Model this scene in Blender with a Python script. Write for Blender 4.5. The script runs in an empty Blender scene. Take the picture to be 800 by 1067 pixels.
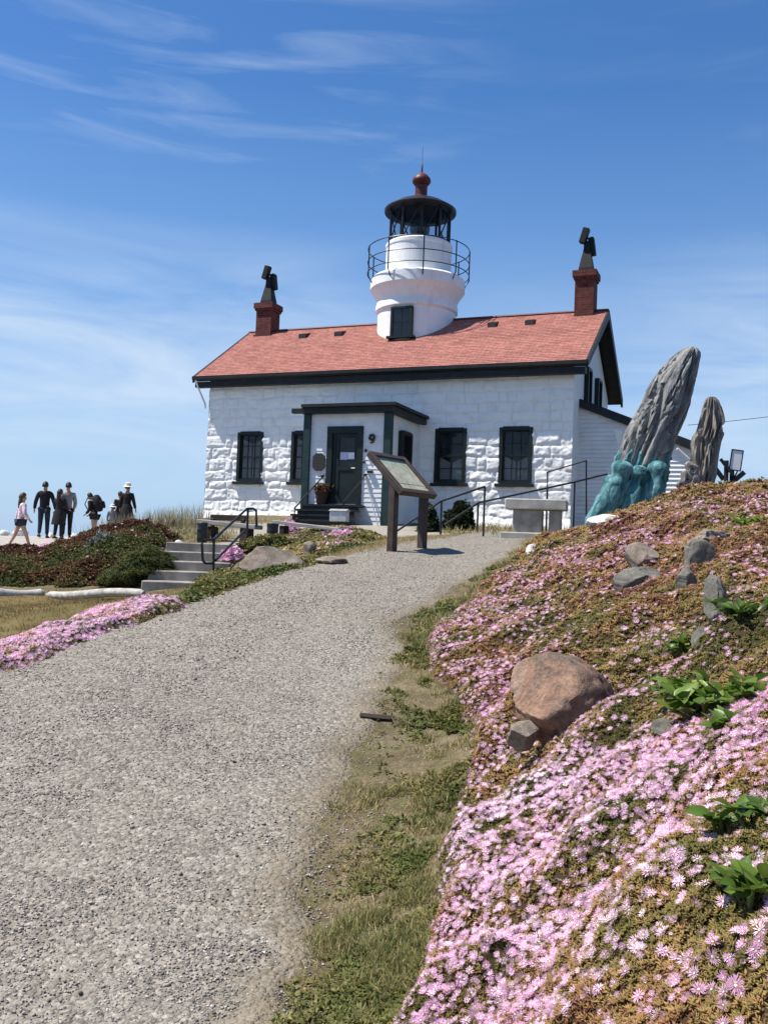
import bpy, math, random
import numpy as np
from mathutils import Vector, Matrix

random.seed(7)
rng = np.random.default_rng(7)
scene = bpy.context.scene
COL = scene.collection

# ------------------------------------------------------------------ camera numbers
F, PITCH, ROLL, CZ = 960.0, 0.0411, 0.0384, 1.6


def ray(px, py):
    x, y = px - 400.0, py - 533.5
    u = x * math.cos(ROLL) + y * math.sin(ROLL)
    v = -x * math.sin(ROLL) + y * math.cos(ROLL)
    zc = -v / F
    c, s = math.cos(PITCH), math.sin(PITCH)
    return np.array([u / F, c - zc * s, s + zc * c])


def at(px, py, Y):
    r = ray(px, py)
    p = r * (Y / r[1])
    return np.array([p[0], p[1], p[2] + CZ])


# ------------------------------------------------------------------ numpy noise
def _hash(ix, iy, iz, seed):
    h = (ix.astype(np.int64) * 374761393 + iy.astype(np.int64) * 668265263 + iz.astype(np.int64) * 2147483647 + seed * 1274126177) & 0xFFFFFFFF
    h = ((h ^ (h >> 13)) * 1274126177) & 0xFFFFFFFF
    h = (h ^ (h >> 16)) & 0xFFFFFFFF
    return h / 4294967295.0


def vnoise(x, y, z=0.0, seed=1):
    x, y, z = np.broadcast_arrays(np.asarray(x, float), np.asarray(y, float), np.asarray(z, float))
    ix, iy, iz = np.floor(x), np.floor(y), np.floor(z)
    fx, fy, fz = x - ix, y - iy, z - iz
    fx, fy, fz = [f * f * (3 - 2 * f) for f in (fx, fy, fz)]
    r = 0
    for dx in (0, 1):
        for dy in (0, 1):
            for dz in (0, 1):
                w = (fx if dx else 1 - fx) * (fy if dy else 1 - fy) * (fz if dz else 1 - fz)
                r = r + w * _hash(ix + dx, iy + dy, iz + dz, seed)
    return r


def fbm(x, y, z=0.0, octv=4, seed=1):
    a, s, t = 1.0, 0.0, 0.0
    x, y, z = np.asarray(x, float), np.asarray(y, float), np.asarray(z, float)
    for i in range(octv):
        s = s + a * vnoise(x, y, z, seed + i * 17)
        t += a
        a *= 0.5
        x, y, z = x * 2.03 + 5.1, y * 2.03 + 1.7, z * 2.03 + 3.3
    return s / t


def sstep(t):
    t = np.clip(t, 0, 1)
    return t * t * (3 - 2 * t)


# ------------------------------------------------------------------ materials
def new_mat(name):
    m = bpy.data.materials.new(name)
    m.use_nodes = True
    nt = m.node_tree
    for n in list(nt.nodes):
        nt.nodes.remove(n)
    out = nt.nodes.new('ShaderNodeOutputMaterial')
    return m, nt, out


def principled(nt, out, rough=0.8, metal=0.0, spec=0.3):
    b = nt.nodes.new('ShaderNodeBsdfPrincipled')
    b.inputs['Roughness'].default_value = rough
    b.inputs['Metallic'].default_value = metal
    b.inputs['Specular IOR Level'].default_value = spec
    nt.links.new(b.outputs[0], out.inputs[0])
    return b


def ramp(nt, stops, fac):
    r = nt.nodes.new('ShaderNodeValToRGB')
    el = r.color_ramp.elements
    while len(el) > 1:
        el.remove(el[-1])
    el[0].position = stops[0][0]
    el[0].color = (*stops[0][1], 1)
    for p, c in stops[1:]:
        e = el.new(p)
        e.color = (*c, 1)
    nt.links.new(fac, r.inputs[0])
    return r.outputs[0]


def coords(nt, kind='Object', scale=(1, 1, 1)):
    tc = nt.nodes.new('ShaderNodeTexCoord')
    mp = nt.nodes.new('ShaderNodeMapping')
    mp.inputs['Scale'].default_value = scale
    nt.links.new(tc.outputs[kind], mp.inputs[0])
    return mp.outputs[0]


def noise(nt, vec, scale, detail=4, rough=0.6, dist=0.0):
    n = nt.nodes.new('ShaderNodeTexNoise')
    n.inputs['Scale'].default_value = scale
    n.inputs['Detail'].default_value = detail
    n.inputs['Roughness'].default_value = rough
    n.inputs['Distortion'].default_value = dist
    nt.links.new(vec, n.inputs['Vector'])
    return n.outputs['Fac']


def bump(nt, b, height, strength=0.3, dist=0.02, prev=None):
    n = nt.nodes.new('ShaderNodeBump')
    n.inputs['Strength'].default_value = strength
    n.inputs['Distance'].default_value = dist
    nt.links.new(height, n.inputs['Height'])
    if prev is not None:
        nt.links.new(prev, n.inputs['Normal'])
    nt.links.new(n.outputs[0], b.inputs['Normal'])
    return n.outputs[0]


def mixc(nt, a, b, fac, mode='MIX'):
    n = nt.nodes.new('ShaderNodeMix')
    n.data_type = 'RGBA'
    n.blend_type = mode
    for sock, val in ((n.inputs[6], a), (n.inputs[7], b)):
        if isinstance(val, tuple):
            sock.default_value = (*val, 1)
        else:
            nt.links.new(val, sock)
    if isinstance(fac, float):
        n.inputs[0].default_value = fac
    else:
        nt.links.new(fac, n.inputs[0])
    return n.outputs[2]


def attr(nt, name):
    n = nt.nodes.new('ShaderNodeAttribute')
    n.attribute_name = name
    return n.outputs['Fac']


MATS = {}


def noisy(name, c0, c1, scale=3.0, rough=0.8, bscale=30.0, bstr=0.15, bdist=0.01, stretch=(1, 1, 1), metal=0.0, spec=0.3, detail=5, lo=0.35, hi=0.65, mids=None):
    """a two-tone weathered surface with fine bump"""
    m, nt, out = new_mat(name)
    b = principled(nt, out, rough, metal, spec)
    v = coords(nt, 'Object', stretch)
    st = [(lo, c0), (hi, c1)] if not mids else [(lo, c0)] + mids + [(hi, c1)]
    nt.links.new(ramp(nt, st, noise(nt, v, scale, detail)), b.inputs['Base Color'])
    if bstr > 0:
        bump(nt, b, noise(nt, v, bscale, 4), bstr, bdist)
    MATS[name] = m
    return m


noisy('white_paint', (.70, .70, .68), (.80, .80, .78), 1.5, 0.65, 25, .25, .01)
def mat_stone():
    m, nt, out = new_mat('stone_paint')
    b = principled(nt, out, .7, spec=.25)
    v = coords(nt, 'Object')
    c = ramp(nt, [(.25, (.72, .715, .69)), (.5, (.86, .855, .83))], noise(nt, v, 2.2, 6))
    jf = nt.nodes.new('ShaderNodeMath'); jf.operation = 'MULTIPLY'
    nt.links.new(attr(nt, 'joint'), jf.inputs[0]); nt.links.new(ramp(nt, [(.35, (.1, .1, .1)), (.65, (.75, .75, .75))], noise(nt, v, 1.3, 5, .7)), jf.inputs[1])
    c = mixc(nt, c, (.52, .50, .47), jf.outputs[0])
    vs_ = coords(nt, 'Object', (5, 5, .7))
    st = ramp(nt, [(.58, (0, 0, 0)), (.78, (.28, .28, .28))], noise(nt, vs_, 1.0, 6, .7))
    c = mixc(nt, c, (.50, .46, .40), st)
    nt.links.new(c, b.inputs['Base Color'])
    p = bump(nt, b, noise(nt, v, 9, 6, .7), .45, .03)
    bump(nt, b, noise(nt, v, 30, 4, .7), .4, .01, p)
    MATS['stone_paint'] = m


mat_stone()


def mat_tower():
    m, nt, out = new_mat('tower_paint')
    b = principled(nt, out, .65, spec=.25)
    v = coords(nt, 'Object')
    c = ramp(nt, [(.3, (.75, .745, .73)), (.55, (.85, .848, .835))], noise(nt, v, 2.0, 7, .7))
    vs_ = coords(nt, 'Object', (4.5, 4.5, .45))
    st = ramp(nt, [(.55, (0, 0, 0)), (.74, (.45, .45, .45))], noise(nt, vs_, 1.0, 7, .75))
    c = mixc(nt, c, (.47, .38, .30), st)
    nt.links.new(c, b.inputs['Base Color'])
    p = bump(nt, b, noise(nt, v, 3.5, 6, .7), .35, .03)
    bump(nt, b, noise(nt, v, 28, 4, .7), .3, .008, p)
    MATS['tower_paint'] = m


mat_tower()
noisy('dark_green', (.006, .012, .012), (.011, .020, .019), 4, 0.5, 40, .1, .004)
noisy('green_post', (.011, .030, .028), (.019, .046, .042), 4, 0.5, 40, .1, .004)
noisy('black_trim', (.008, .010, .011), (.018, .020, .021), 4, 0.55, 30, .1, .004)
noisy('black_metal', (.012, .012, .013), (.03, .03, .032), 8, 0.4, 60, .08, .002, metal=.3, spec=.5)
noisy('lantern_metal', (.010, .010, .011), (.035, .026, .022), 5, 0.45, 40, .1, .003, metal=.2)
noisy('soot_black', (.005, .005, .005), (.012, .011, .010), 6, .6, 40, .1, .004)
noisy('red_metal', (.085, .016, .014), (.15, .032, .025), 5, 0.5, 40, .1, .003)
noisy('stem_green', (.07, .11, .025), (.11, .15, .04), 8, .6, 40, .1, .002)
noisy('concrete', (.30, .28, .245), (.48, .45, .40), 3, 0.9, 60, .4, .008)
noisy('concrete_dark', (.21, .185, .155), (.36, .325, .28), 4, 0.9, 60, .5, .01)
noisy('grey_plank', (.20, .185, .17), (.36, .34, .31), 2, 0.85, 14, .4, .006, stretch=(1, 8, 8))
noisy('dark_wood', (.022, .014, .010), (.05, .032, .024), 3, 0.7, 20, .3, .005)
noisy('sign_brown', (.042, .029, .024), (.075, .053, .043), 4, 0.6, 40, .2, .004)
noisy('terracotta', (.05, .026, .019), (.09, .045, .030), 5, 0.85, 30, .3, .006)
noisy('drift_log', (.26, .24, .21), (.50, .475, .43), 3, 0.85, 16, .5, .01, stretch=(.6, 5, 5))
noisy('curtain', (.66, .67, .69), (.80, .80, .80), 2, 0.9, 10, .1, .01)
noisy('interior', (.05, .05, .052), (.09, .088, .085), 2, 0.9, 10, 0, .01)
noisy('skin', (.36, .20, .14), (.44, .26, .18), 6, 0.6, 40, .05, .002)
noisy('hair_dark', (.012, .009, .007), (.03, .022, .016), 10, 0.5, 60, .3, .004)
noisy('hair_brown', (.05, .028, .016), (.09, .05, .03), 10, 0.5, 60, .3, .004)
noisy('cloth_black', (.010, .010, .012), (.020, .020, .023), 8, 0.9, 30, .2, .006)
noisy('cloth_navy', (.014, .020, .034), (.026, .036, .058), 8, 0.9, 30, .2, .006)
noisy('cloth_grey', (.16, .16, .18), (.24, .24, .26), 8, 0.9, 30, .2, .006)
noisy('cloth_olive', (.035, .034, .028), (.06, .056, .045), 8, 0.9, 30, .2, .006)
noisy('cloth_pink', (.55, .32, .40), (.78, .66, .70), 14, 0.9, 30, .2, .006, lo=.42, hi=.56)
noisy('cloth_white', (.62, .62, .64), (.78, .78, .78), 8, 0.9, 30, .2, .006)
noisy('shoe', (.03, .028, .026), (.06, .055, .05), 8, 0.7, 30, .1, .006)
noisy('straw', (.55, .50, .40), (.72, .68, .58), 20, 0.9, 60, .3, .003)
noisy('paper', (.74, .75, .78), (.80, .80, .82), 20, 0.7, 60, 0, .003)
noisy('paper_violet', (.42, .42, .60), (.60, .60, .74), 60, 0.7, 60, 0, .003, lo=.45, hi=.55)
noisy('galvanised', (.36, .37, .38), (.50, .51, .52), 8, 0.45, 60, .1, .003, metal=.5)
noisy('bronze', (.030, .028, .028), (.07, .062, .058), 20, 0.5, 60, .5, .004, metal=.4)


def mat_brick():
    m, nt, out = new_mat('chimney_brick')
    b = principled(nt, out, .85)
    tc = nt.nodes.new('ShaderNodeTexCoord')
    sx = nt.nodes.new('ShaderNodeSeparateXYZ')
    nt.links.new(tc.outputs['Object'], sx.inputs[0])
    add = nt.nodes.new('ShaderNodeMath'); add.operation = 'ADD'
    nt.links.new(sx.outputs[0], add.inputs[0]); nt.links.new(sx.outputs[1], add.inputs[1])
    cb = nt.nodes.new('ShaderNodeCombineXYZ')
    nt.links.new(add.outputs[0], cb.inputs[0]); nt.links.new(sx.outputs[2], cb.inputs[1])
    br = nt.nodes.new('ShaderNodeTexBrick')
    br.inputs['Scale'].default_value = 1.0
    br.inputs['Brick Width'].default_value = .21
    br.inputs['Row Height'].default_value = .075
    br.inputs['Mortar Size'].default_value = .008
    br.inputs['Color1'].default_value = (.17, .035, .026, 1)
    br.inputs['Color2'].default_value = (.10, .024, .02, 1)
    br.inputs['Mortar'].default_value = (.13, .07, .06, 1)
    nt.links.new(cb.outputs[0], br.inputs[0])
    n = noise(nt, tc.outputs['Object'], 6, 4)
    nt.links.new(mixc(nt, br.outputs[0], ramp(nt, [(.3, (.5, .5, .5)), (.7, (1.15, 1.1, 1.1))], n), 1.0, 'MULTIPLY'), b.inputs['Base Color'])
    bump(nt, b, br.outputs['Fac'], -.5, .01)
    MATS['chimney_brick'] = m


mat_brick()


def mat_roof():
    m, nt, out = new_mat('roof_shingle')
    b = principled(nt, out, .9, spec=.15)
    at_ = nt.nodes.new('ShaderNodeUVMap'); at_.uv_map = 'UVMap'
    br = nt.nodes.new('ShaderNodeTexBrick')
    br.inputs['Scale'].default_value = 1.0
    br.inputs['Brick Width'].default_value = .28
    br.inputs['Row Height'].default_value = .125
    br.inputs['Mortar Size'].default_value = .006
    br.inputs['Bias'].default_value = -.1
    br.inputs['Color1'].default_value = (.40, .172, .135, 1)
    br.inputs['Color2'].default_value = (.30, .118, .092, 1)
    br.inputs['Mortar'].default_value = (.15, .060, .05, 1)
    nt.links.new(at_.outputs[0], br.inputs[0])
    n1 = noise(nt, at_.outputs[0], 1.1, 6, .7)
    n2 = noise(nt, at_.outputs[0], 45, 3, .7)
    n3 = noise(nt, at_.outputs[0], 7.5, 3, .6)
    c = mixc(nt, br.outputs[0], ramp(nt, [(.3, (.80, .84, .84)), (.7, (1.12, 1.12, 1.12))], n1), 1.0, 'MULTIPLY')
    c = mixc(nt, c, ramp(nt, [(.3, (.66, .66, .66)), (.72, (1.35, 1.35, 1.35))], n2), 1.0, 'MULTIPLY')
    c = mixc(nt, c, ramp(nt, [(.35, (.82, .80, .80)), (.65, (1.15, 1.15, 1.15))], n3), 1.0, 'MULTIPLY')
    nt.links.new(c, b.inputs['Base Color'])
    bump(nt, b, n2, .5, .01)
    MATS['roof_shingle'] = m


mat_roof()


def mat_glass(name, col=(.015, .02, .025), rough=.06, see=.0):
    m, nt, out = new_mat(name)
    b = principled(nt, out, rough, spec=.6)
    v = coords(nt, 'Object')
    nt.links.new(ramp(nt, [(.3, tuple(c * .6 for c in col)), (.7, tuple(c * 1.5 for c in col))], noise(nt, v, 2.5, 3)), b.inputs['Base Color'])
    bump(nt, b, noise(nt, v, 3.5, 2), .08, .02)
    if see > 0:
        tr = nt.nodes.new('ShaderNodeBsdfTransparent')
        mx = nt.nodes.new('ShaderNodeMixShader')
        mx.inputs[0].default_value = see
        nt.links.new(b.outputs[0], mx.inputs[1]); nt.links.new(tr.outputs[0], mx.inputs[2])
        nt.links.new(mx.outputs[0], out.inputs[0])
    MATS[name] = m


mat_glass('window_glass', (.03, .04, .055), .05, .68)
mat_glass('dark_glass', (.006, .008, .010), .08, .0)
mat_glass('lantern_glass', (.02, .025, .03), .04, .82)
mat_glass('lens_glass', (.03, .05, .05), .15, .25)


def mat_foliage(name, stops, rough=.6, trans=.25, spec=.2):
    """leaf colour driven by the 'tone' attribute (species patch) and 'rnd' (leaf to leaf)"""
    m, nt, out = new_mat(name)
    b = principled(nt, out, rough, spec=spec)
    t = attr(nt, 'tone'); r = attr(nt, 'rnd')
    c = ramp(nt, stops, t)
    c = mixc(nt, c, ramp(nt, [(0, (.62, .62, .62)), (1, (1.35, 1.35, 1.35))], r), 1.0, 'MULTIPLY')
    nt.links.new(c, b.inputs['Base Color'])
    tr = nt.nodes.new('ShaderNodeBsdfTranslucent')
    nt.links.new(c, tr.inputs[0])
    mx = nt.nodes.new('ShaderNodeMixShader')
    mx.inputs[0].default_value = trans
    nt.links.new(b.outputs[0], mx.inputs[1]); nt.links.new(tr.outputs[0], mx.inputs[2])
    nt.links.new(mx.outputs[0], out.inputs[0])
    MATS[name] = m


mat_foliage('ice_leaf', [(0, (.115, .115, .03)), (.3, (.21, .172, .054)), (.55, (.33, .225, .085)), (.8, (.38, .205, .088)), (1, (.17, .075, .045))], .5, .25)
mat_foliage('gap_shade_mat', [(0, (.040, .032, .012)), (1, (.060, .028, .014))], .9, .0)  # soil brown painted dark, standing in for shadow in the leaf gaps
mat_foliage('petal', [(0, (.60, .26, .47)), (.4, (.72, .38, .59)), (.8, (.82, .54, .71)), (1, (.84, .66, .76))], .7, .3)
mat_foliage('petal_hot', [(0, (.55, .16, .42)), (1, (.68, .28, .56))], .7, .3)
mat_foliage('stamen', [(0, (.75, .66, .42)), (1, (.80, .76, .62))], .7, .1)
mat_foliage('verge_blade', [(0, (.17, .19, .062)), (.4, (.27, .255, .10)), (.6, (.36, .285, .135)), (1, (.52, .41, .23))], .7, .3)
mat_foliage('lawn_blade', [(0, (.08, .085, .025)), (.5, (.16, .12, .045)), (1, (.24, .17, .075))], .7, .3)
mat_foliage('red_cover', [(0, (.10, .12, .036)), (.35, (.155, .135, .045)), (.6, (.19, .11, .050)), (.85, (.17, .078, .042)), (1, (.11, .050, .032))], .6, .2)
mat_foliage('juniper_leaf', [(0, (.045, .060, .014)), (1, (.105, .115, .026))], .6, .2)
mat_foliage('broad_leaf', [(0, (.05, .10, .016)), (.5, (.11, .19, .028)), (1, (.20, .26, .045))], .4, .35, .4)
mat_foliage('bed_leaf', [(0, (.10, .13, .034)), (.45, (.19, .18, .055)), (1, (.36, .28, .12))], .6, .3)
mat_foliage('bush_leaf', [(0, (.016, .026, .012)), (1, (.04, .052, .022))], .6, .2)
mat_foliage('silver_leaf', [(0, (.16, .19, .14)), (1, (.28, .31, .25))], .7, .2)
mat_foliage('tall_grass', [(0, (.22, .20, .10)), (1, (.42, .36, .22))], .7, .3)
mat_foliage('yellow_petal', [(0, (.62, .50, .16)), (1, (.74, .68, .40))], .7, .3)
mat_foliage('pebble', [(0, (.125, .114, .10)), (.35, (.23, .212, .186)), (.7, (.36, .333, .293)), (1, (.54, .505, .45))], .85, .0)


def mat_rock(name, stops, scale=2.5, bstr=.6, streak=None):
    m, nt, out = new_mat(name)
    b = principled(nt, out, .85, spec=.25)
    v = coords(nt, 'Object')
    n1 = noise(nt, v, scale, 8, .65, .8)
    c = ramp(nt, stops, n1)
    n2 = noise(nt, v, scale * 16, 4, .7)
    c = mixc(nt, c, ramp(nt, [(.3, (.7, .7, .7)), (.7, (1.25, 1.25, 1.25))], n2), 1.0, 'MULTIPLY')
    nt.links.new(c, b.inputs['Base Color'])
    p = bump(nt, b, n1, bstr, .06)
    bump(nt, b, n2, bstr * .8, .012, p)
    MATS[name] = m


mat_rock('red_boulder', [(.28, (.04, .034, .03)), (.39, (.13, .098, .075)), (.48, (.215, .14, .10)), (.57, (.30, .18, .12)), (.66, (.30, .23, .18)), (.8, (.23, .205, .175))], 3.0, 1.0)
mat_rock('grey_rock', [(.3, (.075, .07, .06)), (.5, (.16, .15, .125)), (.7, (.27, .25, .21))], 3)
mat_rock('tan_rock', [(.3, (.11, .085, .065)), (.5, (.23, .185, .145)), (.7, (.36, .31, .26))], 3)
mat_rock('pale_rock', [(.3, (.45, .43, .40)), (.6, (.68, .66, .62))], 3)


def mat_carved(name, stops, zs=(14, 14, 1.4), bstr=.9):
    """weathered carved timber with grain and cracks along the object's own z"""
    m, nt, out = new_mat(name)
    b = principled(nt, out, .8, spec=.25)
    v = coords(nt, 'Object', zs)
    n1 = noise(nt, v, 1.0, 7, .65, .6)
    c = ramp(nt, stops, n1)
    n2 = noise(nt, v, 4.5, 4, .7)
    c = mixc(nt, c, ramp(nt, [(.3, (.65, .65, .65)), (.7, (1.25, 1.25, 1.25))], n2), 1.0, 'MULTIPLY')
    nt.links.new(c, b.inputs['Base Color'])
    p = bump(nt, b, n1, bstr, .05)
    bump(nt, b, n2, bstr * .7, .02, p)
    MATS[name] = m


mat_carved('whale_wood', [(.31, (.02, .02, .02)), (.38, (.13, .128, .122)), (.54, (.26, .255, .24)), (.70, (.40, .39, .365))], zs=(11, 11, 1.6), bstr=.85)
mat_carved('wave_paint_shading', [(.31, (.008, .022, .026)), (.38, (.03, .11, .125)), (.49, (.075, .21, .225)), (.60, (.16, .33, .335)), (.74, (.42, .50, .48))], (8, 8, 2.6))  # dark and pale stops paint in crevice shade and highlights; darks also chipped paint
mat_carved('drift_wood', [(.31, (.03, .027, .024)), (.40, (.17, .15, .13)), (.56, (.30, .27, .235)), (.75, (.42, .385, .34))], (11, 11, 1.5))


def mat_ground():
    m, nt, out = new_mat('ground_soil')
    b = principled(nt, out, .95, spec=.1)
    v = coords(nt, 'Object')
    soil = ramp(nt, [(.28, (.075, .062, .036)), (.42, (.115, .09, .053)), (.5, (.165, .13, .076)), (.58, (.21, .168, .105)), (.72, (.30, .25, .17))], noise(nt, v, 4.5, 9, .85))
    moss = ramp(nt, [(.48, (0, 0, 0)), (.60, (.55, .55, .55))], noise(nt, v, 3.4, 8, .8))
    soil = mixc(nt, soil, (.115, .125, .042), moss)
    grit = ramp(nt, [(.3, (.45, .45, .45)), (.75, (1.5, 1.5, 1.5))], noise(nt, v, 70, 4, .8))
    soil = mixc(nt, soil, grit, 1.0, 'MULTIPLY')
    grav = ramp(nt, [(.3, (.30, .27, .23)), (.7, (.46, .43, .38))], noise(nt, v, 3, 8, .75))
    c = mixc(nt, soil, grav, attr(nt, 'gravel'))
    lawn = ramp(nt, [(.3, (.09, .08, .028)), (.5, (.15, .115, .045)), (.7, (.22, .165, .075))], noise(nt, v, 1.5, 8, .8))
    c = mixc(nt, c, lawn, attr(nt, 'lawn'))
    nt.links.new(c, b.inputs['Base Color'])
    p = bump(nt, b, noise(nt, v, 14, 6, .7), .6, .05)
    bump(nt, b, noise(nt, v, 110, 3, .7), .7, .01, p)
    MATS['ground_soil'] = m


mat_ground()


def mat_gravel():
    m, nt, out = new_mat('path_gravel')
    b = principled(nt, out, .9, spec=.15)
    v = coords(nt, 'Object')
    warp = nt.nodes.new('ShaderNodeTexNoise'); warp.inputs['Scale'].default_value = 40
    nt.links.new(v, warp.inputs['Vector'])
    wv = nt.nodes.new('ShaderNodeVectorMath'); wv.operation = 'MULTIPLY_ADD'
    nt.links.new(warp.outputs['Color'], wv.inputs[0]); wv.inputs[1].default_value = (.014, .014, .014); nt.links.new(v, wv.inputs[2])
    prev = None
    col = None
    for sc, st, ds in ((48, 1.0, .010), (105, .8, .005), (26, .6, .012)):
        vo = nt.nodes.new('ShaderNodeTexVoronoi')
        vo.inputs['Scale'].default_value = sc
        nt.links.new(wv.outputs[0], vo.inputs['Vector'])
        sp = nt.nodes.new('ShaderNodeSeparateColor')
        nt.links.new(vo.outputs['Color'], sp.inputs[0])
        cc = ramp(nt, [(0, (.085, .078, .068)), (.3, (.175, .162, .142)), (.65, (.275, .255, .224)), (.92, (.37, .343, .305)), (1, (.50, .466, .42))], sp.outputs[0])
        col = cc if col is None else mixc(nt, col, cc, .40 if sc > 30 else .16)
        inv = nt.nodes.new('ShaderNodeMath'); inv.operation = 'SUBTRACT'; inv.inputs[0].default_value = 1
        nt.links.new(vo.outputs['Distance'], inv.inputs[1])
        prev = bump(nt, b, inv.outputs[0], st, ds, prev)
    big = noise(nt, v, .8, 6, .7)
    col = mixc(nt, col, ramp(nt, [(.3, (.90, .865, .80)), (.7, (1.02, .985, .92))], big), 1.0, 'MULTIPLY')
    # fine dust packed between the stones, and dirt where the gravel thins out at the edges
    dust = ramp(nt, [(.48, (0, 0, 0)), (.75, (.36, .36, .36))], noise(nt, v, 5.5, 7, .75))
    col = mixc(nt, col, (.315, .285, .245), dust)
    thin = nt.nodes.new('ShaderNodeMath'); thin.operation = 'MULTIPLY_ADD'
    nt.links.new(noise(nt, v, 9, 7, .8), thin.inputs[0]); thin.inputs[1].default_value = 2.2
    nt.links.new(attr(nt, 'thin'), thin.inputs[2])
    soil = ramp(nt, [(.28, (.075, .062, .036)), (.42, (.115, .09, .053)), (.5, (.165, .13, .076)), (.58, (.21, .168, .105)), (.72, (.30, .25, .17))], noise(nt, v, 4.5, 9, .85))
    tf = ramp(nt, [(.0, (0, 0, 0)), (1, (1, 1, 1))], thin.outputs[0])
    col = mixc(nt, col, soil, tf)
    nt.links.new(col, b.inputs['Base Color'])
    MATS['path_gravel'] = m


mat_gravel()


def mat_water():
    m, nt, out = new_mat('sea_water')
    b = principled(nt, out, .25, spec=.5)
    v = coords(nt, 'Object')
    nt.links.new(ramp(nt, [(.3, (.03, .07, .12)), (.7, (.05, .10, .16))], noise(nt, v, .02, 5)), b.inputs['Base Color'])
    bump(nt, b, noise(nt, v, .4, 6, .7), .5, .5)
    MATS['sea_water'] = m


mat_water()


def mat_siding():
    m = noisy('siding_paint', (.68, .685, .69), (.78, .785, .79), 2.5, .6, 40, .1, .004)
    return m


mat_siding()


def mat_panel():
    m, nt, out = new_mat('panel_print')
    b = principled(nt, out, .45, spec=.3)
    v = coords(nt, 'Object')
    sx = nt.nodes.new('ShaderNodeSeparateXYZ'); nt.links.new(v, sx.inputs[0])
    c = ramp(nt, [(.0, (.42, .40, .30)), (.3, (.36, .40, .30)), (.42, (.12, .22, .20)), (.55, (.16, .30, .30)), (.72, (.42, .50, .48)), (.86, (.52, .56, .52)), (.9, (.10, .13, .12)), (1, (.12, .14, .13))], sx.outputs[1])
    n = ramp(nt, [(.35, (.55, .6, .55)), (.65, (1.3, 1.25, 1.2))], noise(nt, v, 9, 6, .7))
    nt.links.new(mixc(nt, c, n, .8, 'MULTIPLY'), b.inputs['Base Color'])
    MATS['panel_print'] = m


mat_panel()


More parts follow.
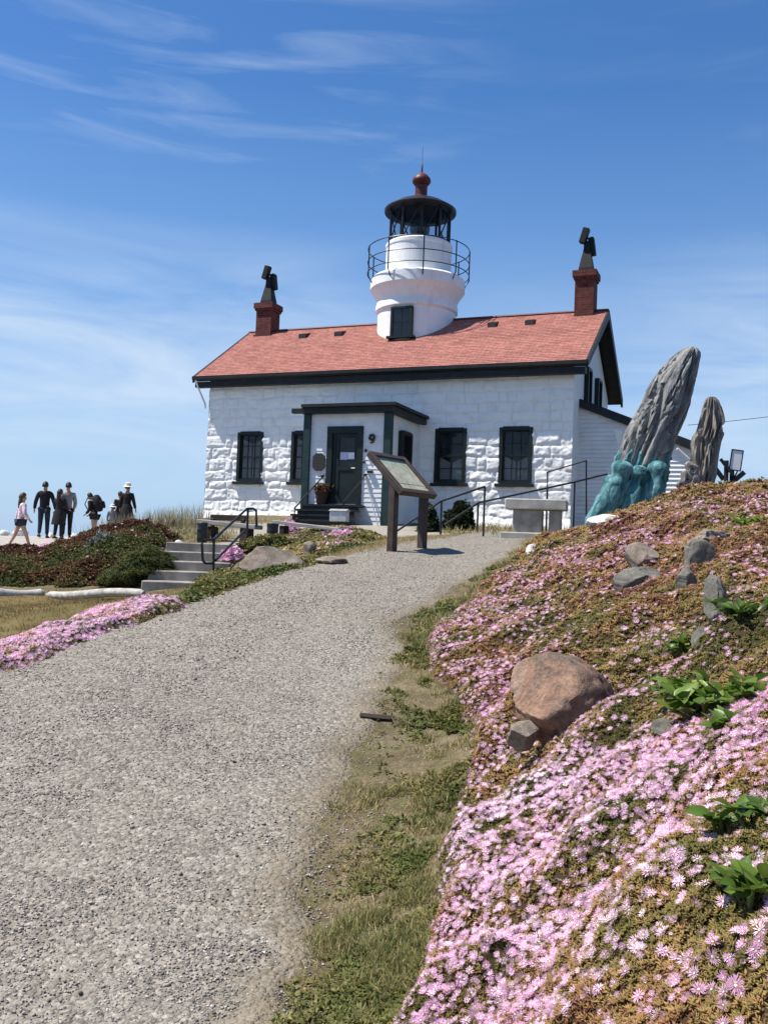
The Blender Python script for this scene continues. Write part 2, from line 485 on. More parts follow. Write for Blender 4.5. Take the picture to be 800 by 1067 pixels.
# ------------------------------------------------------------------ mesh builder
class MB:
    def __init__(s):
        s.v, s.f, s.sm = [], [], []

    def add(s, verts, faces, smooth=False):
        o = len(s.v)
        s.v.extend([tuple(map(float, p)) for p in verts])
        s.f.extend([tuple(i + o for i in f) for f in faces])
        s.sm.extend([smooth] * len(faces))
        return s

    def box(s, c, size, M=None):
        hx, hy, hz = [k / 2 for k in size]
        P = [(x, y, z) for x in (-hx, hx) for y in (-hy, hy) for z in (-hz, hz)]
        if M is not None:
            P = [tuple(M @ Vector(p)) for p in P]
        P = [(p[0] + c[0], p[1] + c[1], p[2] + c[2]) for p in P]
        return s.add(P, [(0, 1, 3, 2), (4, 6, 7, 5), (0, 4, 5, 1), (2, 3, 7, 6), (0, 2, 6, 4), (1, 5, 7, 3)])

    def bx(s, x0, x1, y0, y1, z0, z1):
        return s.box(((x0 + x1) / 2, (y0 + y1) / 2, (z0 + z1) / 2), (x1 - x0, y1 - y0, z1 - z0))

    def bevbox(s, c, size, b=.02, M=None):
        hx, hy, hz = [k / 2 for k in size]
        bm_v = []
        import itertools
        for sx_, sy_, sz_ in itertools.product((-1, 1), repeat=3):
            bm_v.append((sx_ * (hx - b), sy_ * (hy - b), sz_ * hz))
            bm_v.append((sx_ * (hx - b), sy_ * hy, sz_ * (hz - b)))
            bm_v.append((sx_ * hx, sy_ * (hy - b), sz_ * (hz - b)))
        P = bm_v
        if M is not None:
            P = [tuple(M @ Vector(p)) for p in P]
        P = [(p[0] + c[0], p[1] + c[1], p[2] + c[2]) for p in P]
        return s.hull(P)

    def hull(s, pts):
        import bmesh
        bm = bmesh.new()
        for p in pts:
            bm.verts.new(p)
        bmesh.ops.convex_hull(bm, input=bm.verts)
        bm.verts.index_update()
        for k, v in enumerate(bm.verts):
            v.index = k
        s.add([v.co[:] for v in bm.verts], [[v.index for v in f.verts] for f in bm.faces])
        bm.free()
        return s

    def loft(s, rings, close=True, caps=True, smooth=True):
        n = len(rings[0])
        V = [p for r in rings for p in r]
        Fs = []
        for i in range(len(rings) - 1):
            for j in range(n if close else n - 1):
                k = (j + 1) % n
                Fs.append((i * n + j, i * n + k, (i + 1) * n + k, (i + 1) * n + j))
        s.add(V, Fs, smooth)
        if caps and close:
            s.add(rings[0][::-1], [tuple(range(n))])
            s.add(rings[-1], [tuple(range(n))])
        return s

    def tube(s, pts, r, n=8, smooth=True):
        pts = [Vector(p) for p in pts]
        rr = r if isinstance(r, (list, tuple)) else [r] * len(pts)
        rings = []
        up = Vector((0, 0, 1))
        for i, p in enumerate(pts):
            if i == 0:
                d = pts[1] - pts[0]
            elif i == len(pts) - 1:
                d = pts[-1] - pts[-2]
            else:
                d = (pts[i + 1] - pts[i]).normalized() + (pts[i] - pts[i - 1]).normalized()
            d.normalize()
            a = up if abs(d.dot(up)) < .95 else Vector((1, 0, 0))
            x = d.cross(a).normalized(); y = x.cross(d).normalized()
            rings.append([tuple(p + (x * math.cos(2 * math.pi * k / n) + y * math.sin(2 * math.pi * k / n)) * rr[i]) for k in range(n)])
        return s.loft(rings, smooth=smooth)

    def lathe(s, prof, c=(0, 0, 0), n=48, caps=False, smooth=True):
        rings = [[(c[0] + r * math.cos(2 * math.pi * k / n), c[1] + r * math.sin(2 * math.pi * k / n), c[2] + z) for k in range(n)] for r, z in prof]
        return s.loft(rings, caps=caps, smooth=smooth)

    def torus(s, R, r, c, n=64, m=8):
        rings = []
        for i in range(n + 1):
            a = 2 * math.pi * i / n
            rings.append([(c[0] + (R + r * math.cos(b)) * math.cos(a), c[1] + (R + r * math.cos(b)) * math.sin(a), c[2] + r * math.sin(b)) for b in [2 * math.pi * j / m for j in range(m)]])
        return s.loft(rings, caps=False)

    def extrude(s, poly, axis, a, b):
        """poly: 2-D points; axis 0/1/2 is the extrusion direction"""
        def mk(p, t):
            q = list(p); q.insert(axis, t); return tuple(q)
        n = len(poly)
        V = [mk(p, a) for p in poly] + [mk(p, b) for p in poly]
        Fs = [tuple(range(n)), tuple(range(2 * n - 1, n - 1, -1))] + [(i, (i + 1) % n, n + (i + 1) % n, n + i) for i in range(n)]
        return s.add(V, Fs)

    def build(s, name, mat, parent=None, off=(0, 0, 0), loc=None):
        me = bpy.data.meshes.new(name)
        V = [(p[0] - off[0], p[1] - off[1], p[2] - off[2]) for p in s.v]
        me.from_pydata(V, [], s.f)
        me.polygons.foreach_set('use_smooth', s.sm)
        import bmesh
        bm = bmesh.new(); bm.from_mesh(me)
        bmesh.ops.recalc_face_normals(bm, faces=bm.faces)
        bm.to_mesh(me); bm.free()
        me.update()
        if any(s.sm):
            me.set_sharp_from_angle(angle=math.radians(38))
        return link(name, me, mat, parent, loc)


def link(name, me, mat, parent=None, loc=None):
    if isinstance(mat, str):
        mat = [mat]
    for k in mat:
        me.materials.append(MATS[k])
    o = bpy.data.objects.new(name, me)
    COL.objects.link(o)
    if parent is not None:
        o.parent = parent
    if loc is not None:
        o.location = loc
    return o


def tag(o, label=None, cat=None, group=None, kind=None):
    if label: o['label'] = label
    if cat: o['category'] = cat
    if group: o['group'] = group
    if kind: o['kind'] = kind
    return o


def empty(name, loc, rz, label, cat, group=None):
    o = bpy.data.objects.new(name, None)
    COL.objects.link(o)
    o.location = tuple(float(k) for k in loc)
    o.rotation_euler = (0, 0, rz)
    return tag(o, label, cat, group)


def np_mesh(name, V, Tri, matidx=None, attrs=None, smooth=False):
    me = bpy.data.meshes.new(name)
    V = np.asarray(V, np.float32); Tri = np.asarray(Tri, np.int32)
    k = Tri.shape[1]
    me.vertices.add(len(V)); me.vertices.foreach_set('co', V.ravel())
    me.loops.add(Tri.size); me.loops.foreach_set('vertex_index', Tri.ravel())
    me.polygons.add(len(Tri))
    me.polygons.foreach_set('loop_start', np.arange(0, Tri.size, k, dtype=np.int32))
    if matidx is not None:
        me.polygons.foreach_set('material_index', np.asarray(matidx, np.int32))
    if smooth:
        me.polygons.foreach_set('use_smooth', np.ones(len(Tri), bool))
    for nm, a in (attrs or {}).items():
        at_ = me.attributes.new(nm, 'FLOAT', 'POINT')
        at_.data.foreach_set('value', np.asarray(a, np.float32))
    me.update(calc_edges=True)
    me.validate()
    return me


def rotmats(N, yaw, tilt, tiltdir):
    """columns x,y,z: z = normal tilted, then yaw about z"""
    N = N / np.linalg.norm(N, axis=1, keepdims=True)
    n = len(N)
    z = N + np.stack([np.cos(tiltdir), np.sin(tiltdir), np.zeros(n)], 1) * np.tan(tilt)[:, None]
    z /= np.linalg.norm(z, axis=1, keepdims=True)
    ref = np.stack([np.cos(yaw), np.sin(yaw), np.zeros(n)], 1)
    x = ref - z * (ref * z).sum(1, keepdims=True)
    x /= np.linalg.norm(x, axis=1, keepdims=True) + 1e-9
    y = np.cross(z, x)
    return np.stack([x, y, z], 2)


def scatter_arrays(tmpl, P, N, scale, tilt=0.3, tone=None, zscale=None):
    TV, TF, TM = tmpl
    n = len(P)
    yaw = rng.uniform(0, 2 * np.pi, n)
    ti = np.abs(rng.normal(0, tilt, n)).clip(0, 1.2)
    R = rotmats(N, yaw, ti, rng.uniform(0, 2 * np.pi, n))
    S = np.broadcast_to(np.asarray(scale, float), (n,))
    L = TV[None] * S[:, None, None]
    if zscale is not None:
        L = L * np.stack([np.ones(n), np.ones(n), zscale], 1)[:, None, :]
    V = np.einsum('nij,nkj->nki', R, L) + P[:, None, :]
    Fa = TF[None] + (np.arange(n) * len(TV))[:, None, None]
    rnd = np.repeat(rng.uniform(0, 1, n), len(TV))
    tn = np.repeat(tone if tone is not None else rng.uniform(0, 1, n), len(TV))
    return V.reshape(-1, 3), Fa.reshape(-1, TF.shape[1]), np.tile(TM, n), rnd, tn


def merge_scatter(name, parts, mats, parent=None, smooth=False, off=(0, 0, 0)):
    Vs, Fs, Ms, Rs, Ts = [], [], [], [], []
    o = 0
    for V, Fa, M, R, T in parts:
        Vs.append(V - np.asarray(off)); Fs.append(Fa + o); Ms.append(M); Rs.append(R); Ts.append(T)
        o += len(V)
    me = np_mesh(name, np.concatenate(Vs), np.concatenate(Fs), np.concatenate(Ms), {'rnd': np.concatenate(Rs), 'tone': np.concatenate(Ts)}, smooth)
    return link(name, me, mats, parent)


# scatter templates: verts, tris, material index
def tmpl_blade(w=.05, seg=3, bend=.5):
    V, T = [], []
    for i in range(seg):
        t = i / seg
        V += [(-w * (1 - t * .8), bend * t * t, t * (1 - .15 * t)), (w * (1 - t * .8), bend * t * t, t * (1 - .15 * t))]
    V.append((0, bend, .85))
    for i in range(seg - 1):
        a = 2 * i
        T += [(a, a + 1, a + 3), (a, a + 3, a + 2)]
    a = 2 * (seg - 1)
    T.append((a, a + 1, a + 2))
    return np.array(V, float), np.array(T), np.zeros(len(T), int)


def tmpl_stone(seed, flat=.6):
    import bmesh
    r = random.Random(seed)
    bm = bmesh.new()
    bmesh.ops.create_icosphere(bm, subdivisions=1, radius=1)
    V = np.array([v.co[:] for v in bm.verts]); T = np.array([[v.index for v in f.verts] for f in bm.faces])
    bm.free()
    V = V * np.array([r.uniform(.55, .8) for _ in range(len(V))])[:, None]
    V = V * np.array([1, r.uniform(.6, .95), flat * r.uniform(.7, 1.1)])
    return V, T, np.zeros(len(T), int)


def tmpl_succulent(nl=7, seed=0, thick=.14, up=.6):
    r = random.Random(seed)
    V, T = [], []
    for i in range(nl):
        a = 2 * math.pi * i / nl + r.uniform(-.3, .3)
        e = r.uniform(up - .3, up + .5)
        d = np.array([math.cos(a) * math.cos(e), math.sin(a) * math.cos(e), math.sin(e)])
        L = r.uniform(.7, 1.1)
        s_ = np.cross(d, [0, 0, 1.0]); s_ /= np.linalg.norm(s_) + 1e-6
        u_ = np.cross(s_, d)
        o = len(V)
        m = d * L * .45
        V += [np.zeros(3), m + s_ * thick, m + u_ * thick, m - s_ * thick, m - u_ * thick, d * L]
        for k in range(4):
            T += [(o, o + 1 + k, o + 1 + (k + 1) % 4), (o + 5, o + 1 + (k + 1) % 4, o + 1 + k)]
    return np.array(V), np.array(T), np.zeros(len(T), int)


def tmpl_flower(np_=16, w=.085, cup=.18, seed=0):
    r = random.Random(seed)
    V, T, M = [], [], []
    for i in range(np_):
        a = 2 * math.pi * (i + r.uniform(-.25, .25)) / np_
        L = r.uniform(.85, 1.08); c = cup + r.uniform(-.1, .14)
        ca, sa = math.cos(a), math.sin(a)
        o = len(V)
        def q(rad, off, z): return (ca * rad - sa * off, sa * rad + ca * off, z)
        V += [q(.12, 0, .0), q(.65 * L, w, c * .75), q(.65 * L, -w, c * .75), q(L, 0, c)]
        T += [(o, o + 2, o + 1), (o + 1, o + 2, o + 3)]
        M += [0, 0]
    o = len(V)
    k = 7
    V.append((0, 0, .14))
    for i in range(k):
        V.append((.17 * math.cos(2 * math.pi * i / k), .17 * math.sin(2 * math.pi * i / k), .10))
    for i in range(k):
        T.append((o, o + 1 + i, o + 1 + (i + 1) % k)); M.append(1)
    return np.array(V, float), np.array(T), np.array(M)


def tmpl_leafcluster(nl=6, seed=0, w=.28, spread=1.0):
    r = random.Random(seed)
    V, T = [], []
    for i in range(nl):
        a = r.uniform(0, 2 * math.pi); e = r.uniform(.1, 1.2) / spread
        d = np.array([math.cos(a) * math.cos(e), math.sin(a) * math.cos(e), math.sin(e)])
        s_ = np.cross(d, [0, 0, 1.0]); s_ /= np.linalg.norm(s_) + 1e-6
        u_ = np.cross(s_, d)
        L = r.uniform(.7, 1.1); b = d * .1
        o = len(V)
        V += [b, b + d * L * .5 + s_ * w + u_ * .08, b + d * L * .5 - s_ * w + u_ * .08, b + d * L - u_ * .1]
        T += [(o, o + 1, o + 2), (o + 1, o + 3, o + 2)]
    return np.array(V), np.array(T), np.zeros(len(T), int)
# ------------------------------------------------------------------ terrain
def zp(Y):
    return np.interp(Y, [-6, 0, 1, 3, 6, 10, 15, 19, 23, 27], [0, 0, .0, .1, .42, 1.0, 1.68, 1.98, 2.2, 2.3])


YL = [-4, 3, 7.5, 10, 12.2, 15, 17, 19, 22]
XLv = [-3.6, -3.5, -3.2, -2.15, -1.3, -.05, .9, 1.6, 2.6]
YR = [-4, 2.9, 4, 6, 7.5, 9.2, 10.8, 13, 16, 18, 22]
XRv = [-.4, -.26, -.27, -.13, .05, .28, .83, 1.5, 2.4, 2.9, 4.4]
YF = [-2, 1.0, 2, 2.95, 3.6, 4.6, 5.85, 7.8, 8.9, 10.6, 12.5, 14.5, 16]
XFv = [.0, -.02, .0, .11, .23, .43, .60, .40, .50, 1.05, 1.62, 2.3, 2.75]
XL = lambda Y: np.interp(Y, YL, XLv)
XR = lambda Y: np.interp(Y, YR, XRv)
XF = lambda Y: np.interp(Y, YF, XFv)

CP = []
for Y in (-4, -1, 1, 2, 3, 4.5, 6, 8, 10, 12, 14, 16, 18, 20):
    CP.append((float(XL(Y)), Y, float(zp(Y))))
    CP.append((float(XR(Y)), Y, float(zp(Y))))
for Y in (.3, 1.2, 2, 2.95, 3.6, 4.6, 5.85, 7.8, 8.9, 10.6, 12.5, 14.5):
    CP.append((float(XF(Y)) - .03, Y, float(zp(Y)) + .02))
for px, py, Y in [(560, 775, 4.8), (700, 800, 3.2), (800, 800, 2.6), (800, 1067, 1.5), (600, 1067, 2.1), (700, 950, 2.35), (600, 900, 3.1),
                  (520, 860, 4.1), (800, 650, 5.0), (650, 650, 6.6), (560, 650, 8.5), (520, 670, 7.6), (700, 580, 8.5), (800, 560, 8.0), (620, 575, 11), (650, 535, 13.6),
                  (730, 519, 13), (800, 517, 12), (690, 700, 4.9), (520, 1000, 2.9), (560, 720, 5.6), (640, 545, 17)]:
    CP.append(tuple(at(px, py, Y)))
CP += [(.3, .3, .25), (.9, .3, .9), (1.8, .5, 1.25), (3, 2, 1.6), (4.5, 4, 1.8), (6, 6, 2.05), (8, 9, 2.3), (9, 14, 2.5), (12, 17, 2.45), (10, 21, 2.45), (6.5, 16, 2.45),
       (7.5, 18, 2.4), (2, -3, 1.0), (-4, -4, 0), (-7, 2, .1), (-7, 6, .3), (-4.2, 8.5, .42), (-6.5, 9, .4), (-3.6, 11, .62), (-5, 12, .55), (-8, 13, .5),
       (-4.3, 14.2, .64), (-7, 15.5, .64), (-11, 15.5, .62), (-3.2, 15.8, .85), (-2.6, 14.5, 1.0), (-4.0, 16.0, .72), (-3.0, 18.6, 1.55), (-4.2, 18.8, 1.55), (-4.4, 17.6, 1.2), (-2.9, 17.3, 1.3)]
for px, py, Y in [(100, 566, 21.5), (155, 562, 21), (60, 583, 20), (300, 588, 13.5), (350, 572, 15.2), (250, 603, 13), (215, 614, 12.4), (285, 566, 19.5),
                  (220, 566, 20), (400, 562, 17.5), (470, 560, 19), (550, 557, 20)]:
    CP.append(tuple(at(px, py, Y)))
CP += [(-9.5, 24, 1.1), (-11, 25.5, 1.12), (-11.5, 30, 1.58), (-9, 30, 1.6), (-8, 27, 1.62), (-14, 30, 1.5), (-13, 24, 1.0), (-14, 20, .9), (-10.5, 20.5, 1.0), (-9, 17, .8),
       (-12, 36, 1.6), (-6, 28, 2.3), (-3, 26, 2.3), (0, 25, 2.28), (3, 24.2, 2.3), (5, 23, 2.25), (8, 24, 2.3), (-5, 36, 2.4), (6, 33, 2.4), (12, 30, 2.4), (16, 24, 2.4), (-1.5, 21, 1.9), (2, 22.5, 2.18)]
CP = np.array(CP, float)


def _U(r2):
    return .5 * r2 * np.log(r2 + 1e-9)


_n = len(CP)
_d2 = ((CP[:, None, :2] - CP[None, :, :2]) ** 2).sum(2)
_A = np.zeros((_n + 3, _n + 3))
_A[:_n, :_n] = _U(_d2) + np.eye(_n) * .06
_A[:_n, _n] = 1; _A[:_n, _n + 1:] = CP[:, :2]
_A[_n:, :_n] = _A[:_n, _n:].T
_W = np.linalg.solve(_A, np.concatenate([CP[:, 2], [0, 0, 0]]))


def ground_z(x, y):
    x, y = np.broadcast_arrays(np.asarray(x, float), np.asarray(y, float))
    sh = x.shape
    xf, yf = x.ravel(), y.ravel()
    xc, yc = np.clip(xf, -18, 18), np.clip(yf, -5, 40)
    z = np.empty(len(xf))
    for i in range(0, len(xf), 20000):
        s = slice(i, i + 20000)
        r2 = (xc[s, None] - CP[None, :, 0]) ** 2 + (yc[s, None] - CP[None, :, 1]) ** 2
        z[s] = _U(r2) @ _W[:_n] + _W[_n] + _W[_n + 1] * xc[s] + _W[_n + 2] * yc[s]
    z = np.clip(z, -.3, 3.0)
    d = np.maximum.reduce([(yf - 40) / 14, (-xf - 17) / 12, (xf - 22) / 16, (-yf - 6) / 30, np.zeros_like(xf)])
    s = sstep(d)
    z = z * (1 - s) - 14 * s
    near = np.clip((np.hypot(xf, yf) - 1) / 10, .25, 1)
    z = z + (fbm(xf * 1.3, yf * 1.3, 0, 4, 3) - .5) * .10 * near
    return z.reshape(sh)


def gp(px, py):
    """the point of the terrain seen at a pixel of the photograph"""
    r = ray(px, py)
    Y = np.geomspace(1.2, 60, 1200)
    P = r[None] * (Y / r[1])[:, None]
    dz = P[:, 2] + CZ - ground_z(P[:, 0], P[:, 1])
    i = int(np.argmax(dz < 0))
    if dz[i] >= 0: i = len(Y) - 1
    return np.array([P[i, 0], P[i, 1], float(ground_z(P[i, 0], P[i, 1]))])


def gz(x, y):
    return float(ground_z(np.array([x]), np.array([y]))[0])


def grid_faces(nx, ny):
    i = np.arange(ny - 1)[:, None] * nx + np.arange(nx - 1)[None]
    return np.stack([i, i + 1, i + nx + 1, i + nx], 2).reshape(-1, 4)


xs = np.concatenate([-np.geomspace(60, 3.6, 110), np.arange(-3.5, 4.0, .06), np.geomspace(4.0, 60, 110)])
ys = np.concatenate([np.linspace(-30, .4, 24), np.geomspace(.5, 70, 380)])
GX, GY = np.meshgrid(xs, ys)
GZ = ground_z(GX, GY)


def box_mask(x, y, x0, x1, y0, y1, soft):
    n = (fbm(x * .9, y * .9, 0, 4, 9) - .5) * soft * 3
    d = np.minimum.reduce([x - x0, x1 - x, y - y0, y1 - y]) + n
    return sstep(d / soft + .5)


gravel = np.maximum(box_mask(GX, GY, -18, -7.6, 20.3, 33, .5), box_mask(GX, GY, -3.6, 1.0, 18.6, 25.5, .5) * .7)
lawn = box_mask(GX, GY, -20, -2.6, -5, 15.7, .5) * (GX < XL(GY) - .1)
me = np_mesh('ground', np.stack([GX, GY, GZ], 2).reshape(-1, 3), grid_faces(len(xs), len(ys)), None, {'gravel': gravel.ravel(), 'lawn': lawn.ravel()}, True)
tag(link('ground', me, 'ground_soil'), kind='structure')

# sea to the horizon
mb = MB(); mb.add([(-6000, -6000, -9.5), (6000, -6000, -9.5), (6000, 6000, -9.5), (-6000, 6000, -9.5)], [(0, 1, 2, 3)])
tag(mb.build('sea_water', 'sea_water'), kind='structure')

# gravel path: one sheet that follows the ground and feathers into the verge
py_ = np.geomspace(.4, 21.5, 420)
t_ = np.linspace(0, 1, 70)
PY, PT = np.meshgrid(py_, t_, indexing='ij')
edgeL = XL(PY) - .22 + (fbm(PY * 1.6, 0, 4.2, 4, 21) - .5) * .5
edgeR = XR(PY) + .16 + (fbm(PY * 1.1, 7, 1.2, 3, 22) - .5) * .6
PX = edgeL + (edgeR - edgeL) * PT
ed = np.minimum(PT, 1 - PT) * (edgeR - edgeL)
PZ = ground_z(PX, PY) + .016 - .05 * (1 - sstep(ed / .10)) + (fbm(PX * 5, PY * 5, 0, 4, 5) - .5) * .014
thin = 1.0 - ed / .40 - 1.20
endf = sstep((PY - 20.6) / .9)
PZ = PZ - .06 * endf
me = np_mesh('gravel_path', np.stack([PX, PY, PZ], 2).reshape(-1, 3), grid_faces(70, 420), None, {'thin': thin.ravel()}, True)
tag(link('gravel_path', me, 'path_gravel'), kind='structure')


def path_in(x, y):
    l = XL(y) - .08 + (fbm(y * 1.6, 0, 4.2, 4, 21) - .5) * .5
    r = XR(y) + .10 + (fbm(y * 1.9, 7, 1.2, 5, 22) - .5) * .75
    return np.minimum(x - l, r - x)


# loose stones on the path
stones = [tmpl_stone(k) for k in range(6)]
parts = []
UP = lambda n: np.tile([0, 0, 1.0], (n, 1))
for (y0, y1, dens, smin, smax) in ((1.9, 4.0, 4200, .0045, .0115), (4.0, 7.0, 1900, .0055, .013), (7.0, 12, 520, .007, .016), (12, 20, 110, .010, .02)):
    A = (y1 - y0) * 5.5
    n = int(A * dens)
    y = rng.uniform(y0, y1, n)
    x = rng.uniform(-3.9, 3.6, n) if y0 > 7 else rng.uniform(-3.6, .9, n)
    pin = path_in(x, y)
    cl = fbm(x * 3.2, y * 3.2, 0, 3, 77)
    tt = (x - XL(y)) / (XR(y) - XL(y))
    track = 1 - .55 * np.exp(-((tt - .36) / .09) ** 2) - .55 * np.exp(-((tt - .74) / .09) ** 2)
    keep = (pin > -.25) & (rng.uniform(0, 1, n) < track * np.clip((pin + .25) / .5, .06, 1) * (.35 + 1.3 * (cl > .47) * cl)) & (x > -y * .46 - 1.3)
    x, y = x[keep], y[keep]
    s = smin * (smax / smin) ** (rng.uniform(0, 1, len(x)) ** 1.8)
    big = rng.uniform(0, 1, len(x)) < .012
    s = np.where(big, s * 1.7, s)
    z = ground_z(x, y) + .016 * sstep(pin[keep] / .25) + s * .28
    tone = np.clip(rng.beta(2, 2.2, len(x)), 0, 1)
    gi = rng.integers(0, 6, len(x))
    for k in range(6):
        m = gi == k
        parts.append(scatter_arrays(stones[k], np.stack([x, y, z], 1)[m], UP(m.sum()), s[m], .35, tone[m]))
tag(merge_scatter('loose_gravel', parts, ['pebble']), 'loose grey angular gravel stones scattered over the path', 'gravel', kind='stuff')


# ------------------------------------------------------------------ vegetation mats
def poly_dist(poly, x, y):
    """signed distance to a polygon, positive inside"""
    P = np.asarray(poly, float)
    sh = x.shape
    x, y = x.ravel(), y.ravel()
    dmin = np.full(len(x), 1e9)
    inside = np.zeros(len(x), bool)
    for i in range(len(P)):
        a, b = P[i], P[(i + 1) % len(P)]
        e = b - a
        t = np.clip(((x - a[0]) * e[0] + (y - a[1]) * e[1]) / (e @ e), 0, 1)
        dmin = np.minimum(dmin, np.hypot(x - a[0] - t * e[0], y - a[1] - t * e[1]))
        c = ((a[1] > y) != (b[1] > y))
        xi = (b[0] - a[0]) * (y - a[1]) / (b[1] - a[1] + 1e-12) + a[0]
        inside ^= c & (x < xi)
    return np.where(inside, dmin, -dmin).reshape(sh)


class Mat:
    amp2 = 0.0
    """a spreading plant mat over a polygon of the ground"""

    def __init__(s, poly, H, edge, amp, freq, seed):
        s.poly, s.H, s.edge, s.amp, s.freq, s.seed = np.array(poly, float), H, edge, amp, freq, seed

    def d(s, x, y):
        return poly_dist(s.poly, x, y) + (fbm(x * 2.2, y * 2.2, 3, 4, s.seed) - .5) * s.edge * 1.4

    def h(s, x, y, d=None):
        if d is None: d = s.d(x, y)
        lump = fbm(x * s.freq, y * s.freq, 0, 5, s.seed + 5) - .42
        return sstep(d / s.edge + .25) * np.maximum(s.H + s.amp * 2.2 * lump + s.amp2 * 2 * (fbm(x * 1.15 + 3, y * 1.15, 0, 3, s.seed + 8) - .47) - .05 * (s.amp2 > 0) * sstep((y - 9) / 3), .06) - .035

    def z(s, x, y):
        return ground_z(x, y) + s.h(x, y)

    def underlay(s, name, mat, xs, ys, tonef, parent=None):
        X, Y = np.meshgrid(xs, ys)
        d = s.d(X, Y)
        Z = ground_z(X, Y) + s.h(X, Y, d)
        Z = np.where(d < -.25, Z - .10, Z)
        fa = grid_faces(len(xs), len(ys))
        keep = (d.ravel()[fa] > -.3 - s.edge * .3).any(1)
        me = np_mesh(name, np.stack([X, Y, Z], 2).reshape(-1, 3), fa[keep], None, {'tone': tonef(X, Y).ravel(), 'rnd': (.05 + .5 * fbm(X * 26, Y * 26, 0, 3, 4)).ravel()}, True)
        return link(name, me, mat, parent)

    def pts(s, n, x0, x1, y0, y1, dens=None, dmin=0.0, view=True):
        x = rng.uniform(x0, x1, n); y = rng.uniform(y0, y1, n)
        d = s.d(x, y)
        keep = d > dmin
        if view:
            o_ = np.abs(x) - (y * .47 + .3)
            keep &= (o_ < 0) | ((o_ < 1.9) & (rng.uniform(0, 1, n) < .45))
        if dens is not None: keep &= rng.uniform(0, 1, n) < dens(x, y)
        x, y, d = x[keep], y[keep], d[keep]
        e = .03
        z = ground_z(x, y) + s.h(x, y, d)
        zx = ground_z(x + e, y) + s.h(x + e, y); zy = ground_z(x, y + e) + s.h(x, y + e)
        N = np.stack([-(zx - z) / e * .8, -(zy - z) / e * .8, np.ones(len(x))], 1)
        return np.stack([x, y, z], 1), N


# hill ice plant -----------------------------------------------------
hill_poly = [(float(XF(Y)), Y) for Y in (.2, 1.0, 2, 2.95, 3.6, 4.6, 5.85, 6.8, 7.8, 8.9, 10.6, 12.5, 14.5, 15.6)] + [(3.6, 16.0), (5.2, 15.6), (7, 15.8), (9.5, 17), (11, 14), (9, 9), (6, 5), (3.5, 1.5), (2, .2)]
hill = Mat(hill_poly, .08, .14, .15, 3.0, 31); hill.amp2 = .15


def blobs(lst):
    C = []
    for px, py, r, w in lst:
        p = gp(px, py); C.append((p[0], p[1], r, w))
    return C


FL = blobs([(520, 960, .45, 1.0), (600, 860, .5, 1.0), (680, 830, .4, .9), (470, 1020, .35, 1.0), (560, 1040, .35, 1.0), (640, 980, .4, .85), (720, 800, .5, .8), (500, 900, .4, 1.0), (560, 960, .4, 1.0), (760, 800, .4, .75),
            (560, 890, .4, 1.0), (620, 820, .5, .9), (700, 880, .3, .55), (760, 1000, .25, .5), (700, 1040, .25, .5), (660, 915, .3, .7), (610, 1020, .3, .8),
            (470, 680, 1.0, .95), (455, 690, .6, .9), (510, 690, .8, .7), (500, 650, 1.0, .7), (540, 625, 1.0, .65), (490, 760, .5, .9), (505, 740, .5, .8), (510, 790, .4, .8), (600, 590, 1.4, .55), (640, 575, 1.4, .5), (680, 560, 1.4, .6), (740, 545, 1.4, .45),
            (770, 610, .6, .4), (640, 630, .9, .3), (600, 640, .8, .25), (700, 740, .5, .2), (640, 760, .4, .35), (720, 650, .5, .25), (560, 600, 1.4, .5), (580, 700, .6, .15), (690, 545, 1.5, .4)])
BARE = blobs([(590, 660, .9, .8), (650, 650, .7, .6), (600, 620, .6, .5), (740, 930, .22, .8), (735, 740, .4, .7), (780, 700, .35, .5), (545, 760, .18, 1.0), (640, 715, .35, .5)])


def flower_density(x, y):
    v = np.zeros_like(x)
    for cx, cy, r, w in FL:
        v = np.maximum(v, w * np.exp(-((x - cx) ** 2 + (y - cy) ** 2) / r ** 2))
    out = sstep((np.maximum(x - (y * .43 + .05), (1.5 - y))) / .3)
    v = np.maximum(v, .7 * out)
    for cx, cy, r, w in BARE:
        v = v * (1 - w * np.exp(-((x - cx) ** 2 + (y - cy) ** 2) / r ** 2))
    cl = fbm(x * 4.3, y * 4.3, 0, 4, 55)
    far = sstep((y - 4.6) / 1.5)
    return np.clip(v * np.clip((cl - .30 - .05 * far) * 7.0, .20 - .12 * far, 1.3) * 1.1 + .035 - .02 * far, 0, 1)


def hill_tone(x, y):
    t = fbm(x * 2.3, y * 2.3, 0, 4, 61)
    far = sstep((y - 3.6) / 3) * .26
    return np.clip((t - .5) * 1.7 + .30 + far * 1.15 + (fbm(x * 11, y * 11, 0, 3, 62) - .5) * .9 + .04, 0, 1)


